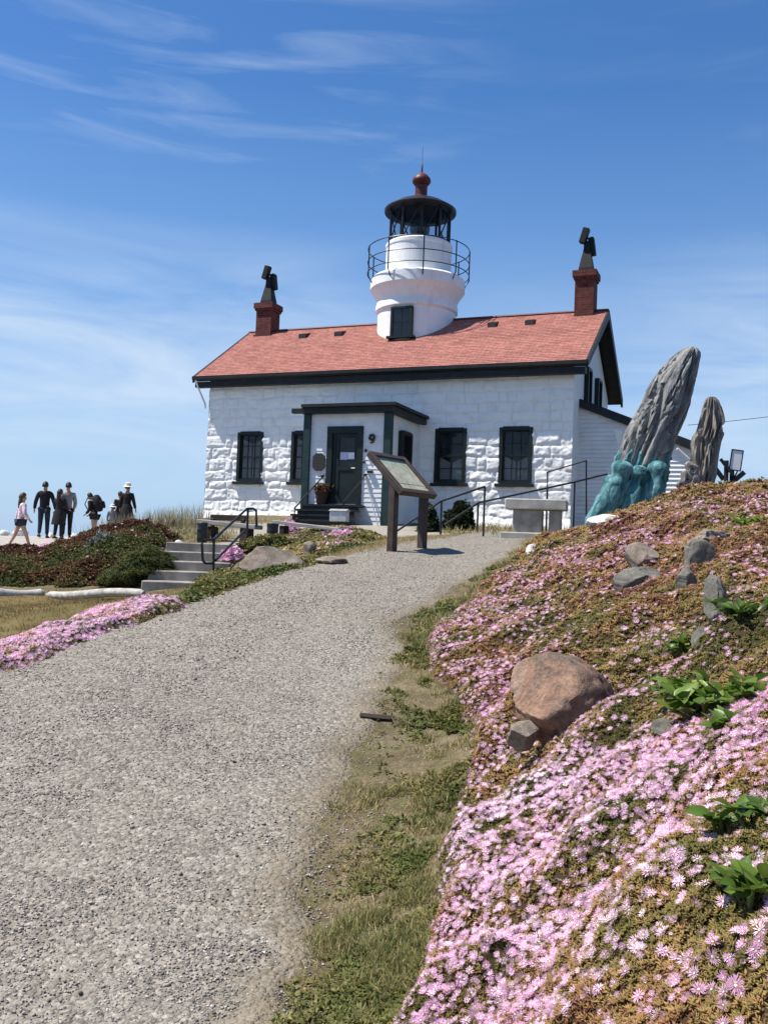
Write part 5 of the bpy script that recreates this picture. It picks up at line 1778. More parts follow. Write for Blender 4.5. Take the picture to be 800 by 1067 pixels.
rows = [(414, 737, 744), (416, 735.5, 747), (424, 733, 749.5), (440, 729, 753), (448, 726, 755), (456, 723.5, 753), (468, 722.5, 750.5), (482, 722, 748), (505, 719, 745), (525, 714, 746)]
m = MB(); m.loft(outline_loft(rows, DY, .9, 80, 56, ddisp, db, math.radians(8)), smooth=False); o = m.build('trunk', 'drift_wood', stump); o.rotation_euler = (0, math.radians(8), 0)
for (px, py, r, s) in ((719, 489, .12, 1), (714, 500, .13, 2), (722, 504, .14, 3), (708, 505, .08, 4)):
    c = V3(at(px, py, DY - .22)) - db
    m = MB()
    prof = [(.2 * r + .0, .5 * r), (.55 * r, .62 * r), (.9 * r, .45 * r), (r, .0), (.85 * r, -.6 * r), (.4 * r, -1.0 * r), (0, -1.1 * r)]
    rg = []
    for q, z in [(0.01, .18 * r)] + prof:
        rg.append([(c.x + q * math.cos(t) * (1 + .25 * math.sin(3 * t + s)), c.y - z * 1.0 - .05, c.z + q * math.sin(t) * (1.15 + .2 * math.cos(2 * t + s))) for t in [2 * math.pi * k / 22 for k in range(22)]])
    m.loft(rg, caps=False); m.build('root_burl', 'drift_wood', stump)


# ------------------------------------------------------------------ rocks and logs
def rock(name, label, cat, c, rad, mat, seed, rz=0, amp=.28, facets=5, sub=4, group=None, pitch=0, sharp=.0, lims=(.5, .82)):
    import bmesh
    r = random.Random(seed)
    bm = bmesh.new(); bmesh.ops.create_icosphere(bm, subdivisions=sub, radius=1)
    V = np.array([v.co[:] for v in bm.verts]); T = np.array([[v.index for v in f.verts] for f in bm.faces]); bm.free()
    for k in range(facets):
        d = np.array([r.gauss(0, 1), r.gauss(0, 1), r.gauss(0, .8)]); d /= np.linalg.norm(d)
        lim = r.uniform(*lims); s = V @ d
        V = V - d[None] * (np.maximum(s - lim, 0) * .97)[:, None]
    n = fbm(V[:, 0] * 1.6 + seed, V[:, 1] * 1.6, V[:, 2] * 1.6, 5, seed) - .5
    n2 = fbm(V[:, 0] * 6 + seed, V[:, 1] * 6, V[:, 2] * 6, 4, seed + 9) - .5
    V = V * (1 + amp * n + .16 * n2)[:, None] * np.array(rad)[None]
    me = np_mesh(name, V, T, None, None, True)
    me.set_sharp_from_angle(angle=math.radians(26 if facets > 5 else 40))
    o = link(name, me, mat)
    o.location = tuple(map(float, c)); o.rotation_euler = (pitch, r.uniform(-.15, .15) if sharp == 0 else sharp, rz)
    return tag(o, label, cat, group)


def hz_(px, py):
    p = gp(px, py); return p


p = at(586, 733, 4.62); g = gz(p[0], p[1])
rock('boulder', 'large rounded reddish brown boulder embedded in the pink flowered bank', 'boulder', (p[0], 4.68, float(p[2])), (.272, .27, .235), 'red_boulder', 33, .3, .20, 2, 5, sharp=.42)
p = at(546, 764, 4.5)
rock('rock', 'jagged dull rock wedged under the left side of the reddish boulder', 'rock', (p[0], p[1], p[2]), (.085, .10, .09), 'tan_rock', 6, .6, .35, 11, sharp=.5)
for (px, py, wpx, hpx, Y, mat, sd, lb) in ((667, 590, 24, 22, None, 'tan_rock', 21, 'tan blocky rock on upper bank above the reddish boulder'), (662, 612, 30, 20, None, 'grey_rock', 22, 'flat brown grey rock just below the tan blocky rock'),
                                           (725, 607, 24, 20, None, 'grey_rock', 23, 'smooth grey rock highest of the right hand rocks on bank'), (713, 622, 18, 20, None, 'grey_rock', 24, 'pointed grey rock leaning below the smooth grey one'),
                                           (743, 655, 18, 34, None, 'grey_rock', 25, 'upright narrow grey rock standing in the bank'), (738, 684, 24, 20, None, 'grey_rock', 26, 'round grey rock lowest of the right hand rocks on bank'),
                                           (692, 772, 18, 10, None, 'grey_rock', 27, 'small dark stone half hidden below the leafy plants'), (740, 572, 36, 8, None, 'tan_rock', 28, 'flat tan slab near the top of the bank'),
                                           (556, 577, 18, 15, None, 'pale_rock', 29, 'white rock at the foot of bank where path ends'), (634, 543, 44, 14, None, 'pale_rock', 30, 'long whitish rock at the foot of the carved whale'),
                                           (600, 548, 26, 10, None, 'pale_rock', 32, 'small whitish stone left of the carved whale'),
                                           (322, 573, 16, 14, None, 'tan_rock', 33, 'small brown rock behind the large slab rock'), (345, 585, 34, 8, None, 'tan_rock', 34, 'low flat rock right of the large slab rock')):
    p = gp(px, py + hpx * .3); k = p[1] / F
    lift = .02 if px > 540 and px not in (600, 634, 556) else .0
    if px > 650: hpx *= 1.5; wpx *= 1.4; lift = .02 + float(max(hill.h(np.array([p[0]]), np.array([p[1]]))[0], 0)) * .9
    rock('rock', lb, 'rock', (p[0], p[1], p[2] + hpx * k * .30 + lift), (wpx * k * .58, wpx * k * .5, hpx * k * .66), mat, sd, sd * .7, .34, 7, 4, lims=(.5, .78))
p = gp(281, 596)
rock('slab_rock', 'large pale grey slab rock left of the path edge near steps', 'rock', (p[0], p[1] + .1, p[2] + .10), (.50, .34, .235), 'tan_rock', 44, .25, .3, 7, 4, sharp=.10)
for i, (px, py, w, h, lb) in enumerate(((22, 557.5, 18, 7, 'white rock on skyline between the walking girl and the man in black'), (4, 562, 14, 6, 'white rock on skyline at the far left edge'), (52, 560, 12, 5, 'pale stone lying behind the feet of the standing group'), (78, 556, 12, 5, 'pale stone right of the standing group of three'), (138, 553, 10, 5, 'dark edged pale stone right of the person with sun hat'))):
    Y = 31; p = at(px, py, Y); k = Y / F
    z = gz(p[0], Y)
    rock('rock', lb, 'rock', (p[0], Y, z + h * k * .3), (w * k / 2, w * k * .4, h * k * .75), 'pale_rock', 60 + i, i, .3, 5, 3)
p = gp(183, 574); rock('kerb_stone', 'curved white painted stone at upper left end of the steps', 'stone', (p[0] - .02, p[1] + .35, p[2] + .08), (.11, .14, .14), 'pale_rock', 71, .2, .15, 2, 3)


def log(a, b, r, label, seed):
    a, b = V3(a), V3(b)
    m = MB(); n = 24; pts = []; rad = []
    for i in range(n + 1):
        t = i / n; p = a.lerp(b, t); p.z += .03 * math.sin(t * 5 + seed); pts.append(p)
        e = min(t, 1 - t) * n
        rad.append(r * (1 + .18 * (n1(t * 6, seed, 0, 5) - .5)) * (1 if e >= 1 else .55 + .45 * e))
    m.tube(pts, rad, 14)
    o = m.build('drift_log', 'drift_log', None, a[:], a[:]); tag(o, label, 'log', 'bleached logs edging the lawn')


def lg(px, py): p = gp(px, py); return (p[0], p[1], p[2] + .03)
log(lg(-30, 622), lg(46, 620), .085, 'bleached log edging the lawn at the far left', 1)
log(lg(50, 621), lg(150, 622), .07, 'longer bleached log edging the lawn, ending by the steps', 4)
for i, (px, lb) in enumerate(((154, 'leftmost of three short tapered stakes in the tall grass'), (167, 'middle one of three short tapered stakes in the tall grass'), (181, 'rightmost of three short tapered stakes in the tall grass'))):
    p = at(px, 545, 23.2); g = gz(p[0], p[1]); zt = at(px, 539.5 + i * .8, 23.2)[2]
    mbthing('wooden_stake', lb, 'stake', 'terracotta', lambda m: m.tube([(p[0], p[1], g - .1), (p[0], p[1], zt - .12), (p[0] + .01, p[1], zt)], [.075, .06, .02], 8), (float(p[0]), float(p[1]), g), 'stakes in the tall grass')

# ------------------------------------------------------------------ plants that stand alone
def leaf_tmpl():
    V, T = [], []
    n = 6
    for i in range(n + 1):
        t = i / n; w = .27 * math.sin(math.pi * min(1, t * .93 + .05)) ** .8 * (1.15 - .3 * t); bend = -.30 * t * t
        V += [(t, -w, bend + .10 * w / .3), (t, 0, bend - .02), (t, w, bend + .10 * w / .3)]
    for i in range(n):
        for k in (0, 1):
            a = 3 * i + k
            T += [(a, a + 3, a + 1), (a + 1, a + 3, a + 4)]
    return np.array(V, float), np.array(T)


LV_, LT_ = leaf_tmpl()


def leafy_plant(px, py, label, r, nl, L, seed, up=.55, tone=.5):
    p = gp(px, py); d = hill.h(np.array([p[0]]), np.array([p[1]]))[0]
    rr_ = np.random.default_rng(seed)
    base = (float(p[0]), float(p[1]), float(p[2] + max(d, 0) * .95))
    root = empty('leafy_plant', base, 0, label, 'plant', 'broad leaved plants on the bank')
    Vs, Fs, R_, T_ = [], [], [], []; stem = MB(); o = 0
    ns = max(3, nl // 5)
    for s in range(ns):
        a = rr_.uniform(0, 6.28); q = r * rr_.uniform(.1, .8)
        top = np.array([q * math.cos(a), q * math.sin(a), L * rr_.uniform(.2, .9)])
        stem.tube([(top[0] * .3, top[1] * .3, -.03), (top[0] * .7, top[1] * .7, top[2] * .5), tuple(top)], [.006, .005, .003], 6)
        for k in range(nl // ns):
            az = a + rr_.uniform(-1, 1) + 2.4 * k; el = rr_.uniform(.0, 1.1) * up + .1
            l = L * rr_.uniform(.6, 1.1)
            dx = np.array([math.cos(az) * math.cos(el), math.sin(az) * math.cos(el), math.sin(el)])
            dy = np.array([-math.sin(az), math.cos(az), 0]); dz = np.cross(dx, dy)
            roll = rr_.uniform(-.6, .6); dy, dz = dy * math.cos(roll) + dz * math.sin(roll), dz * math.cos(roll) - dy * math.sin(roll)
            start = top * rr_.uniform(.5, 1)
            Vs.append(start + (LV_[:, :1] * dx + LV_[:, 1:2] * dy + LV_[:, 2:] * dz) * l); Fs.append(LT_ + o); o += len(LV_)
            R_.append(np.full(len(LV_), rr_.uniform(0, 1))); T_.append(np.full(len(LV_), np.clip(rr_.normal(tone, .22), 0, 1)))
    me = np_mesh('foliage', np.concatenate(Vs), np.concatenate(Fs), None, {'rnd': np.concatenate(R_), 'tone': np.concatenate(T_)}, True)
    link('foliage', me, 'broad_leaf', root)
    stem.build('stem', 'stem_green', root)


leafy_plant(738, 752, 'largest bright green broad leaved plant below the round grey rock', .24, 110, .095, 1, .9, tone=.62)
leafy_plant(706, 752, 'bright green broad leaved plant left of the largest leafy one', .17, 60, .085, 2, .9, tone=.6)
leafy_plant(775, 738, 'broad leaved plant at the right edge beside the largest leafy one', .22, 90, .095, 3, .9, tone=.5)
leafy_plant(712, 694, 'small broad leaved plant just left of the round grey rock', .12, 36, .08, 4, .9, tone=.6)
leafy_plant(768, 696, 'dark broad leaved plant right of the round grey rock', .20, 60, .085, 5, .9, tone=.35)
leafy_plant(752, 778, 'low broad leaved plant directly below the largest leafy one', .12, 36, .075, 6, .9, tone=.5)
leafy_plant(752, 905, 'two toned broad leaved plant among blossoms near the right lower edge', .10, 34, .065, 7, .9, .5)
leafy_plant(778, 975, 'lowest broad leaved plant, big leaves at the right lower edge', .09, 30, .065, 8, .9, .55)
leafy_plant(790, 890, 'dark broad leaved plant cut by the right edge above the lowest', .10, 34, .065, 9, .8, .3)
leafy_plant(785, 553, 'yellow green leafy plant near the crest at the right edge', .35, 40, .11, 10, .9, .85)
leafy_plant(662, 605, 'tiny green leafy sprig growing beside the tan blocky rock', .05, 8, .06, 11, .7, .7)
leafy_plant(560, 700, 'small green leafy sprig behind the top of reddish boulder', .03, 5, .04, 12, .7, .6)


def shrub(name, label, c, rad, n, sz, mats, seed, T=None, group=None, tones=(0, 1)):
    rr_ = np.random.default_rng(seed)
    d = rr_.normal(0, 1, (n, 3)); d[:, 2] = np.abs(d[:, 2]); d /= np.linalg.norm(d, axis=1, keepdims=True)
    lump = fbm(d[:, 0] * 2.4 + seed, d[:, 1] * 2.4, d[:, 2] * 2.4, 4, seed)
    q = (rr_.uniform(.45, 1, n) ** .5) * (.62 + .75 * lump)
    P = d * q[:, None] * np.array(rad)
    base = (float(c[0]), float(c[1]), gz(c[0], c[1]))
    root = empty(name, base, 0, label, 'shrub', group)
    tone = np.clip(tones[0] + (tones[1] - tones[0]) * (lump * 1.8 - .4) + rr_.normal(0, .15, n), 0, 1)
    merge_scatter('foliage', [scatter_arrays(T if T is not None else leafc[seed % 3], P, d * .6 + np.array([0, 0, .6]), sz * rr_.uniform(.6, 1.3, n), .5, tone)], mats, root)
    m = MB()
    for k in range(7):
        a = 2 * math.pi * k / 7 + rr_.uniform(-.3, .3); e = rr_.uniform(.5, .8)
        m.tube([(0, 0, -.05), (rad[0] * .3 * math.cos(a), rad[1] * .3 * math.sin(a), rad[2] * .3), (rad[0] * e * math.cos(a), rad[1] * e * math.sin(a), rad[2] * rr_.uniform(.3, .7))], [.022, .016, .006], 6)
    m.build('stem', 'dark_wood', root)
    return root


junc = tmpl_succulent(9, 4, .07, .7)
p = gp(152, 606); shrub('juniper_shrub', 'dark green spreading juniper shrub on the left of the concrete steps', (p[0] - .02, 16.9), (.52, .70, .46), 2400, .075, ['juniper_leaf'], 3, junc)
p = gp(130, 610); shrub('juniper_shrub', 'smaller dark juniper shrub drooping behind the longer bleached log', (p[0] - .05, 16.5), (.42, .4, .34), 1300, .075, ['juniper_leaf'], 4, junc)
p = gp(107, 585); shrub('silver_shrub', 'pale silver green low shrub in the middle of dark mound', (p[0], p[1]), (.42, .34, .52), 420, .07, ['silver_leaf'], 5, leafc[0])
p = at(478, 556, 21.6); shrub('evergreen_bush', 'dark grey green bush against the cottage wall behind the handrails', (p[0], p[1]), (.38, .36, .62), 1800, .065, ['bush_leaf'], 6)
p = at(446, 560, 20.5); shrub('evergreen_bush', 'dark narrow bush seen between the posts of interpretive panel', (p[0], p[1]), (.24, .26, .6), 1000, .065, ['bush_leaf'], 8)
p = gp(283, 575); shrub('green_shrub', 'low bright green shrub behind the large slab rock', (p[0] - .05, p[1] + .3), (.62, .45, .26), 1500, .05, ['bed_leaf'], 9, leafc[1], tones=(0, .45))
p = gp(240, 584); shrub('pink_shrub', 'pink flowering clump between handrail and large slab rock', (p[0] + .02, p[1]), (.24, .28, .26), 300, .045, ['petal', 'stamen'], 11, flw_lo[0])
p = gp(276, 560); shrub('pink_shrub', 'pink flowering clump beside the black drum between benches', (p[0] + .55, p[1] + .1), (.24, .22, .36), 300, .045, ['petal', 'stamen'], 12, flw_lo[0])
p = gp(342, 566); shrub('pink_shrub', 'pale pink flowering clump at the path edge left of panel', (p[0] + .35, p[1]), (.42, .3, .22), 420, .04, ['petal', 'stamen'], 13, flw_lo[0])
# ------------------------------------------------------------------ people
def skin_mesh(name, mat, parent, verts, edges, radii, root=0, sub=2):
    me = bpy.data.meshes.new(name)
    me.from_pydata([tuple(v) for v in verts], edges, [])
    o = link(name, me, mat, parent)
    md = o.modifiers.new('skin', 'SKIN'); md.use_smooth_shade = True
    for i, r in enumerate(radii):
        sv = me.skin_vertices[0].data[i]
        sv.radius = r if isinstance(r, tuple) else (r, r)
        sv.use_root = (i == root)
    ss = o.modifiers.new('sub', 'SUBSURF'); ss.levels = sub; ss.render_levels = sub
    return o


def person(label, loc, yaw, H, stride=0.0, arms=((.10, .0), (.10, .0)), lean=0.0, top='cloth_black', bottom='cloth_navy', legs=True, sleeves=True, skirt=False, hair='hair_dark', longhair=False, hat=None, group=None, shorts=False, elbow=(0, 0), headdown=0.0, wide=1.0):
    root = empty('person', loc, yaw, label, 'person', group)
    s = H / 1.75
    def L(v): return Vector(v) * s
    def ln(p):      # forward lean of everything above the hip (forward is +y)
        p = Vector(p)
        if p.z > .92 and lean: 
            q = p - Vector((0, 0, .92)); q = Matrix.Rotation(-lean, 3, 'X') @ q; p = q + Vector((0, 0, .92))
        return p * s
    V, E, R = [], [], []
    def add(p, r, par=None, raw=False):
        V.append(L(p) if raw else ln(p)); R.append(tuple(k * s for k in r) if isinstance(r, tuple) else r * s)
        if par is not None: E.append((par, len(V) - 1))
        return len(V) - 1
    pel = add((0, 0, .94), (.10 * wide, .08))
    wst = add((0, 0, 1.08), (.125 * wide, .09), pel); ch = add((0, 0, 1.28), (.15 * wide, .105), wst); up = add((0, 0, 1.42), (.10, .075), ch)
    nk = add((0, 0, 1.50), .052, up); jaw = add((0, .012 + headdown * .05, 1.575 - headdown * .02), (.062, .07), nk); sk = add((0, .0 + headdown * .08, 1.65 - headdown * .03), (.078, .092), jaw); tp = add((0, -.005 + headdown * .1, 1.715 - headdown * .04), (.05, .06), sk)
    add((0, .105 + headdown * .05, 1.60 - headdown * .03), .013, jaw)   # nose
    for sx in (-1, 1): add((sx * .082, -.005 + headdown * .05, 1.62 - headdown * .03), .012, sk)   # ears
    joints = {}
    for i, sx in enumerate((-1, 1)):
        out, fwd = arms[i]; eb = elbow[i]
        sh = add((sx * .17 * wide, 0, 1.40), .055, up)
        el = add((sx * (.21 * wide + out * .5), fwd * .45 - .02, 1.13), .042, sh)
        wr = add((sx * (.21 * wide + out - eb * .15), fwd + eb * .16 + .02, .90 + eb * .20), .028, el)
        d = Vector((sx * .01, .02 + eb * .07, -.08 + eb * .06))
        w0 = Vector((sx * (.21 * wide + out - eb * .15), fwd + eb * .16 + .02, .90 + eb * .20))
        pm_ = add(w0 + d * .8, (.034, .018), wr)
        for q in range(4):
            f1 = add(w0 + d * 1.25 + Vector((0, (q - 1.5) * .019, 0)), .0095, pm_)
            add(w0 + d * (1.75 - .1 * abs(q - 1.4)) + Vector((-sx * .012, (q - 1.5) * .021, 0)), .008, f1)
        t1 = add(w0 + d * .75 + Vector((-sx * .01, .04, 0)), .010, pm_); add(w0 + d * 1.1 + Vector((-sx * .015, .055, 0)), .008, t1)
        hp_ = add((sx * .095, 0, .88), .092, pel, True)
        st = stride * sx
        kn = add((sx * .10, st * .45 + .02, .50), .058, hp_, True)
        an = add((sx * .105, st - .01, .09 + (.03 if st < 0 else 0)), .038, kn, True)
        add((sx * .115, st + .13, .035), .034, an, True)
        joints[sx] = (sh, el, wr, hp_, kn, an)
    skin_mesh('body', 'skin', root, V, E, R)
    def sub(name, mat, chain, grow, extra=None):
        idx = sorted({k for c in chain for k in c}); mp = {k: i for i, k in enumerate(idx)}
        ee = sorted({tuple(sorted((mp[c[i]], mp[c[i + 1]]))) for c in chain for i in range(len(c) - 1)})
        rr_ = []
        for k in idx:
            r = R[k]; g = grow * s if not extra or k not in extra else extra[k] * s
            rr_.append((r[0] + g, r[1] + g) if isinstance(r, tuple) else (r + g, r + g))
        return skin_mesh(name, mat, root, [V[k] for k in idx], ee, rr_, mp[chain[0][0]])
    jl, jr = joints[-1], joints[1]
    R[pel] = (.115 * wide * s, .095 * s); hem = len(V); V.append(L((0, 0, .85))); R.append((.125 * wide * s, .10 * s))
    if sleeves: sub('top', top, [[wst, pel, hem], [wst, ch, up], [up, jl[0], jl[1], jl[2]], [up, jr[0], jr[1], jr[2]]], .022)
    else: sub('top', top, [[wst, pel, hem], [wst, ch, up], [up, jl[0], jl[1]], [up, jr[0], jr[1]]], .022)
    if shorts:
        Vk = [V[pel], V[jl[3]], V[jl[3]].lerp(V[jl[4]], .45), V[jr[3]], V[jr[3]].lerp(V[jr[4]], .45)]
        skin_mesh('shorts', bottom, root, Vk, [(0, 1), (1, 2), (0, 3), (3, 4)], [(.15 * s, .12 * s), .105 * s, .10 * s, .105 * s, .10 * s])
    else:
        R[pel] = .10 * s; sub('trousers', bottom, [[pel, jl[3], jl[4], jl[5]], [pel, jr[3], jr[4], jr[5]]], .018)
    if skirt:
        m = MB(); m.lathe([(.15, 1.06), (.20, .92), (.25, .66), (.27, .52), (.24, .52)], n=26)
        m.v = [(x * s, y * s * .8, z * s) for x, y, z in m.v]; m.build('coat_skirt', top, root)
    for sx in (-1, 1):
        an = V[joints[sx][5]]
        m = MB(); n = 14; rings = []
        for t, w, h in ((-.075, .030, .05), (-.05, .042, .09), (.02, .045, .10), (.10, .046, .065), (.17, .042, .05), (.20, .025, .035)):
            rings.append([(an.x + sx * .01 * s + w * s * math.cos(a), an.y + t * s, an.z - .09 * s + max(0, h * .5 + h * .5 * math.sin(a)) * s) for a in [2 * math.pi * k / n for k in range(n)]])
        m.loft(rings); m.build('shoe', 'shoe', root)
    hc = V[sk]
    m = MB(); n = 18; rings = []
    for k in range(9):
        t = k / 8 * math.pi * .62
        rings.append([(hc.x + .096 * s * math.sin(t) * math.cos(a), hc.y - .012 * s + .108 * s * math.sin(t) * math.sin(a) - (.02 * s * (k > 5)), hc.z + .0 * s + .135 * s * math.cos(t) + (.045 * s if (math.sin(a) > .35 and k > 5) else 0)) for a in [2 * math.pi * q / n for q in range(n)]])
    rings[0] = [(p[0] + 1e-4 * i, p[1], p[2]) for i, p in enumerate(rings[0])]
    m.loft(rings); m.build('hair', hair, root)
    if longhair:
        skin_mesh('hair', hair, root, [hc + L((0, -.05, .02)), hc + L((0, -.09, -.10)), hc + L((0.01, -.115, -.24)), hc + L((.02, -.12, -.38))], [(0, 1), (1, 2), (2, 3)], [(.08 * s, .07 * s), (.085 * s, .05 * s), (.075 * s, .04 * s), (.04 * s, .02 * s)])
    for sx in (-1, 1):
        m = MB(); m.lathe([(0, -.011), (.008, -.008), (.011, 0), (.008, .008), (0, .011)], n=8); o = m.build('eye', 'shoe', root); o.location = V[jaw] + L((sx * .032, .073, .055)); o.scale = (s, s, s)
    if hat:
        m = MB(); m.lathe([(.19, .02), (.20, .035), (.12, .06), (.105, .085), (.10, .15), (.07, .175), (0, .18)], n=28); m.v = [(x * s, y * s, z * s) for x, y, z in m.v]
        o = m.build('hat', hat, root); o.location = hc + L((0, 0, -.005)); o.rotation_euler = (.1, 0, 0)
    return root, V, s


def gpos(px, Y):
    x = float(at(px, 560, Y)[0]); return (x, Y, gz(x, Y))


def hgt(px, pyt, Y):
    x = float(at(px, pyt, Y)[0]); return float(at(px, pyt, Y)[2]) - gz(x, Y)


q = gpos(21, 25.5)
person('girl in loose pink and white top and dark shorts walking at far left', q, math.radians(-55), min(1.7, max(1.5, hgt(21, 514, 25.5))), .30, ((.10, -.05), (.16, .10)), .06, 'cloth_pink', 'cloth_navy', shorts=True, hair='hair_brown', longhair=True, elbow=(0, .3))
grp = 'visitors standing at the lookout'
q = gpos(45, 30); person('man in black sweater and dark jeans seen from behind, arms hanging', q, math.radians(8), hgt(45, 502.5, 30), .06, ((.07, .02), (.09, .05)), .0, 'cloth_black', 'cloth_navy', wide=1.12, group=grp)
q = gpos(60.5, 29.6); person('dark haired person in black coat beside the man in grey shirt', q, math.radians(-20), hgt(60.5, 510, 29.6), .04, ((.05, .12), (.06, .15)), .03, 'cloth_black', 'cloth_black', skirt=True, longhair=True, elbow=(.9, .9), group=grp)
q = gpos(69, 30); person('man in light grey shirt and black trousers standing behind dark coat', q, math.radians(25), hgt(69, 503, 30), .05, ((.06, .05), (.05, .08)), .0, 'cloth_grey', 'cloth_black', elbow=(.5, .3), group=grp)
Yb = 27.5
q = gpos(98, Yb); bp_, BV, bs = person('person in black with a backpack, leaning forward to the left', q, math.radians(80), max(1.45, hgt(97, 515, Yb) * 1.04), .05, ((.04, .10), (.04, .12)), .28, 'cloth_black', 'cloth_black', shorts=True, elbow=(.7, .7), headdown=.6, group=grp)
q2 = gpos(116, Yb); person('small child in pale hat and grey clothes beside the dark jacket', q2, math.radians(10), max(.95, hgt(116, 527, Yb)), .03, ((.03, .03), (.03, .03)), .0, 'cloth_grey', 'cloth_grey', hat='cloth_white', hair='hair_brown', group=grp)
q3 = gpos(123.5, Yb + .3); person('person in brownish dark clothes close to the sun hat', q3, math.radians(40), hgt(123.5, 513, Yb + .3), .04, ((.04, .06), (.04, .06)), .04, 'cloth_olive', 'cloth_olive', skirt=True, elbow=(.9, .8), group=grp)
q4 = gpos(131, Yb); person('person in white sun hat and long black jacket', q4, math.radians(-10), hgt(131, 504.5, Yb) - .03, .05, ((.07, .03), (.09, .02)), .0, 'cloth_black', 'cloth_black', skirt=True, hat='straw', group=grp)
# the backpack carried by the leaning person
c = Vector(q) + Matrix.Rotation(math.radians(80), 3, 'Z') @ (BV[2] + Vector((0, -.17, .08)) * bs)
pk = empty('backpack', c, math.radians(80), 'bulging black backpack worn by the leaning person', 'backpack')
m = MB(); rings = []
for k in range(9):
    t = k / 8; w = math.sin(math.pi * (.08 + .86 * t)) ** .45
    rings.append([(.15 * w * math.copysign(abs(math.cos(a)) ** .6, math.cos(a)), .12 * w * math.copysign(abs(math.sin(a)) ** .6, math.sin(a)) - .02, -.25 + .5 * t) for a in [2 * math.pi * j / 20 for j in range(20)]])
m.loft(rings); o = m.build('pack', 'cloth_black', pk); o.rotation_euler = (-.28, 0, 0)
m = MB(); m.bevbox((0, -.15, -.07), (.24, .09, .22), .03); o = m.build('front_pocket', 'cloth_black', pk); o.rotation_euler = (-.28, 0, 0)
for sx in (-1, 1):
    m = MB(); m.tube([(sx * .10, .06, .20), (sx * .12, .22, .20), (sx * .13, .33, .05), (sx * .13, .28, -.12), (sx * .11, .08, -.20)], .018, 6); o = m.build('strap', 'shoe', pk); o.rotation_euler = (-.28, 0, 0)
# ------------------------------------------------------------------ world, sun, camera
SUN_EL, SUN_AZ = math.radians(62), math.radians(268)   # azimuth clockwise from +Y
world = bpy.data.worlds.new('World')
scene.world = world
world.use_nodes = True
nt = world.node_tree
for n in list(nt.nodes): nt.nodes.remove(n)
wo = nt.nodes.new('ShaderNodeOutputWorld')
bg = nt.nodes.new('ShaderNodeBackground'); bg.inputs[1].default_value = .095
nt.links.new(bg.outputs[0], wo.inputs[0])
sky = nt.nodes.new('ShaderNodeTexSky'); sky.sky_type = 'NISHITA'
sky.sun_disc = False
sky.sun_elevation = SUN_EL; sky.sun_rotation = SUN_AZ
sky.altitude = 10; sky.air_density = 1.0; sky.dust_density = .3; sky.ozone_density = 2.5
hs = nt.nodes.new('ShaderNodeHueSaturation'); hs.inputs['Saturation'].default_value = 1.32; hs.inputs['Value'].default_value = 1.02; hs.inputs['Hue'].default_value = .507
nt.links.new(sky.outputs[0], hs.inputs['Color'])
tc = nt.nodes.new('ShaderNodeTexCoord')
sx = nt.nodes.new('ShaderNodeSeparateXYZ'); nt.links.new(tc.outputs['Generated'], sx.inputs[0])


def mth(op, a, b=None, clamp=False):
    n = nt.nodes.new('ShaderNodeMath'); n.operation = op; n.use_clamp = clamp
    for i, v in enumerate((a, b)):
        if v is None: continue
        if isinstance(v, (int, float)): n.inputs[i].default_value = v
        else: nt.links.new(v, n.inputs[i])
    return n.outputs[0]


# thin cirrus: streaky noise kept to two belts of the sky
nz_, nx_ = sx.outputs[2], sx.outputs[0]
mp = nt.nodes.new('ShaderNodeMapping'); mp.inputs['Scale'].default_value = (3.2, 3.2, 17); mp.inputs['Rotation'].default_value = (0, math.radians(5), 0)
nt.links.new(tc.outputs['Generated'], mp.inputs[0])
nA = noise(nt, mp.outputs[0], 1.0, 6, .58, .6)
mp2 = nt.nodes.new('ShaderNodeMapping'); mp2.inputs['Scale'].default_value = (4.0, 4.0, 30); mp2.inputs['Rotation'].default_value = (0, math.radians(9), 0); mp2.inputs['Location'].default_value = (3, 1, 2)
nt.links.new(tc.outputs['Generated'], mp2.inputs[0])
nB = noise(nt, mp2.outputs[0], 1.0, 5, .56, .6)


def g(*st): return [(p, (v, v, v)) for p, v in st]


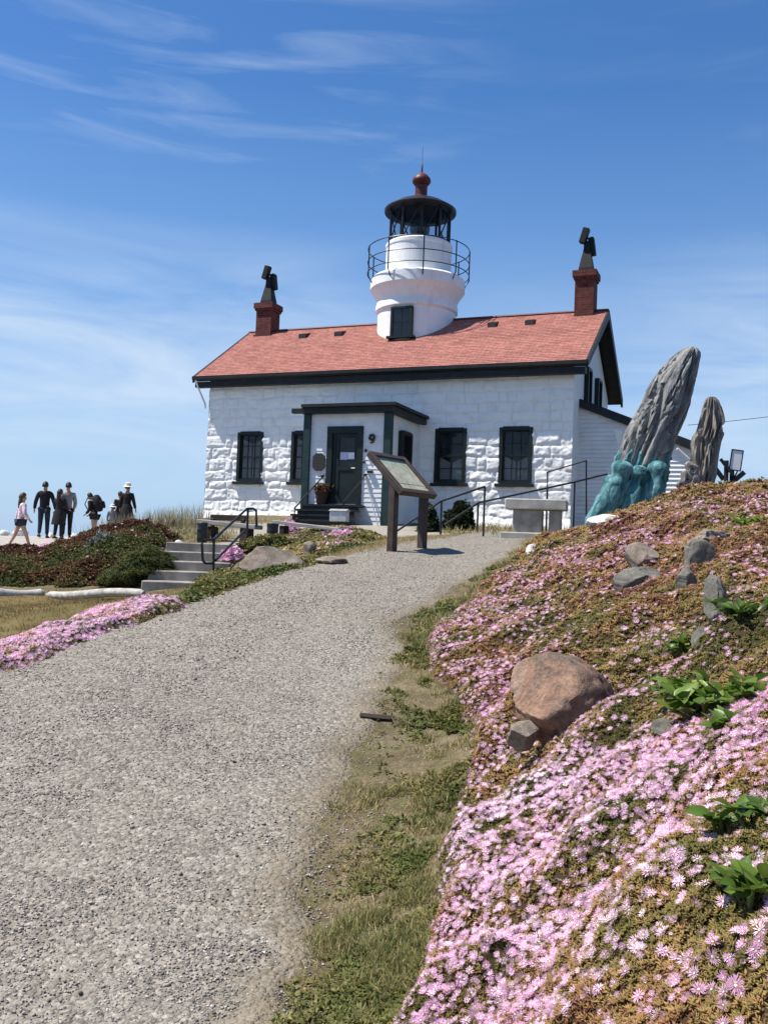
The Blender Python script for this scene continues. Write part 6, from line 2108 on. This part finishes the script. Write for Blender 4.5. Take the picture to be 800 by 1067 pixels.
xm = mth('ADD', nx_, .5)
A = mth('MULTIPLY', mth('MULTIPLY', ramp(nt, g((.03, .15), (.10, .7), (.17, 1), (.24, .8), (.33, 0)), nz_), ramp(nt, g((.1, 1), (.38, .8), (.52, .25), (.68, .3), (.85, .85)), xm)), ramp(nt, g((.32, .12), (.66, 1)), nA))
B = mth('MULTIPLY', mth('MULTIPLY', ramp(nt, g((.35, 0), (.40, 1), (.50, 1), (.56, .25), (.7, .2)), nz_), ramp(nt, g((.1, 1), (.45, .8), (.62, .12), (.9, .2)), xm)), ramp(nt, g((.50, 0), (.74, 1)), nB))
cl = mth('ADD', mth('MULTIPLY', A, .95), mth('MULTIPLY', B, .34), True)
hz = ramp(nt, g((0, .9), (.08, .68), (.2, .36), (.45, .05)), nz_)
skyb = mixc(nt, hs.outputs[0], (2.6, 4.05, 6.2), hz)
skyc = mixc(nt, skyb, (4.6, 5.5, 6.7), cl)
nt.links.new(skyc, bg.inputs[0])

sl = bpy.data.lights.new('sun', 'SUN'); sl.energy = 4.8; sl.angle = math.radians(.53); sl.color = (1, .955, .89)
so = bpy.data.objects.new('sun', sl); COL.objects.link(so)
sd = Vector((math.sin(SUN_AZ) * math.cos(SUN_EL), math.cos(SUN_AZ) * math.cos(SUN_EL), math.sin(SUN_EL)))
so.rotation_euler = sd.to_track_quat('Z', 'Y').to_euler()
so.location = tuple(sd * 60)

cam = bpy.data.cameras.new('camera'); co = bpy.data.objects.new('camera', cam); COL.objects.link(co)
cam.sensor_fit = 'VERTICAL'; cam.sensor_height = 24.0; cam.lens = 24.0 * F / 1067.0
cam.clip_start = .05; cam.clip_end = 20000
fw = Vector((0, math.cos(PITCH), math.sin(PITCH))); R0 = Vector((1, 0, 0)); U0 = R0.cross(fw)
rc = R0 * math.cos(ROLL) + U0 * math.sin(ROLL); uc = U0 * math.cos(ROLL) - R0 * math.sin(ROLL)
co.matrix_world = Matrix(((rc.x, uc.x, -fw.x, 0), (rc.y, uc.y, -fw.y, 0), (rc.z, uc.z, -fw.z, CZ), (0, 0, 0, 1)))
scene.camera = co
vs = scene.view_settings
scene.display_settings.display_device = 'sRGB'
vs.view_transform = 'Standard'; vs.look = 'None'; vs.exposure = 0.6; vs.gamma = 1.0; vs.use_curve_mapping = False
scene.render.engine = 'CYCLES'
scene.cycles.max_bounces = 6; scene.cycles.transparent_max_bounces = 12
scene.cycles.use_denoising = True
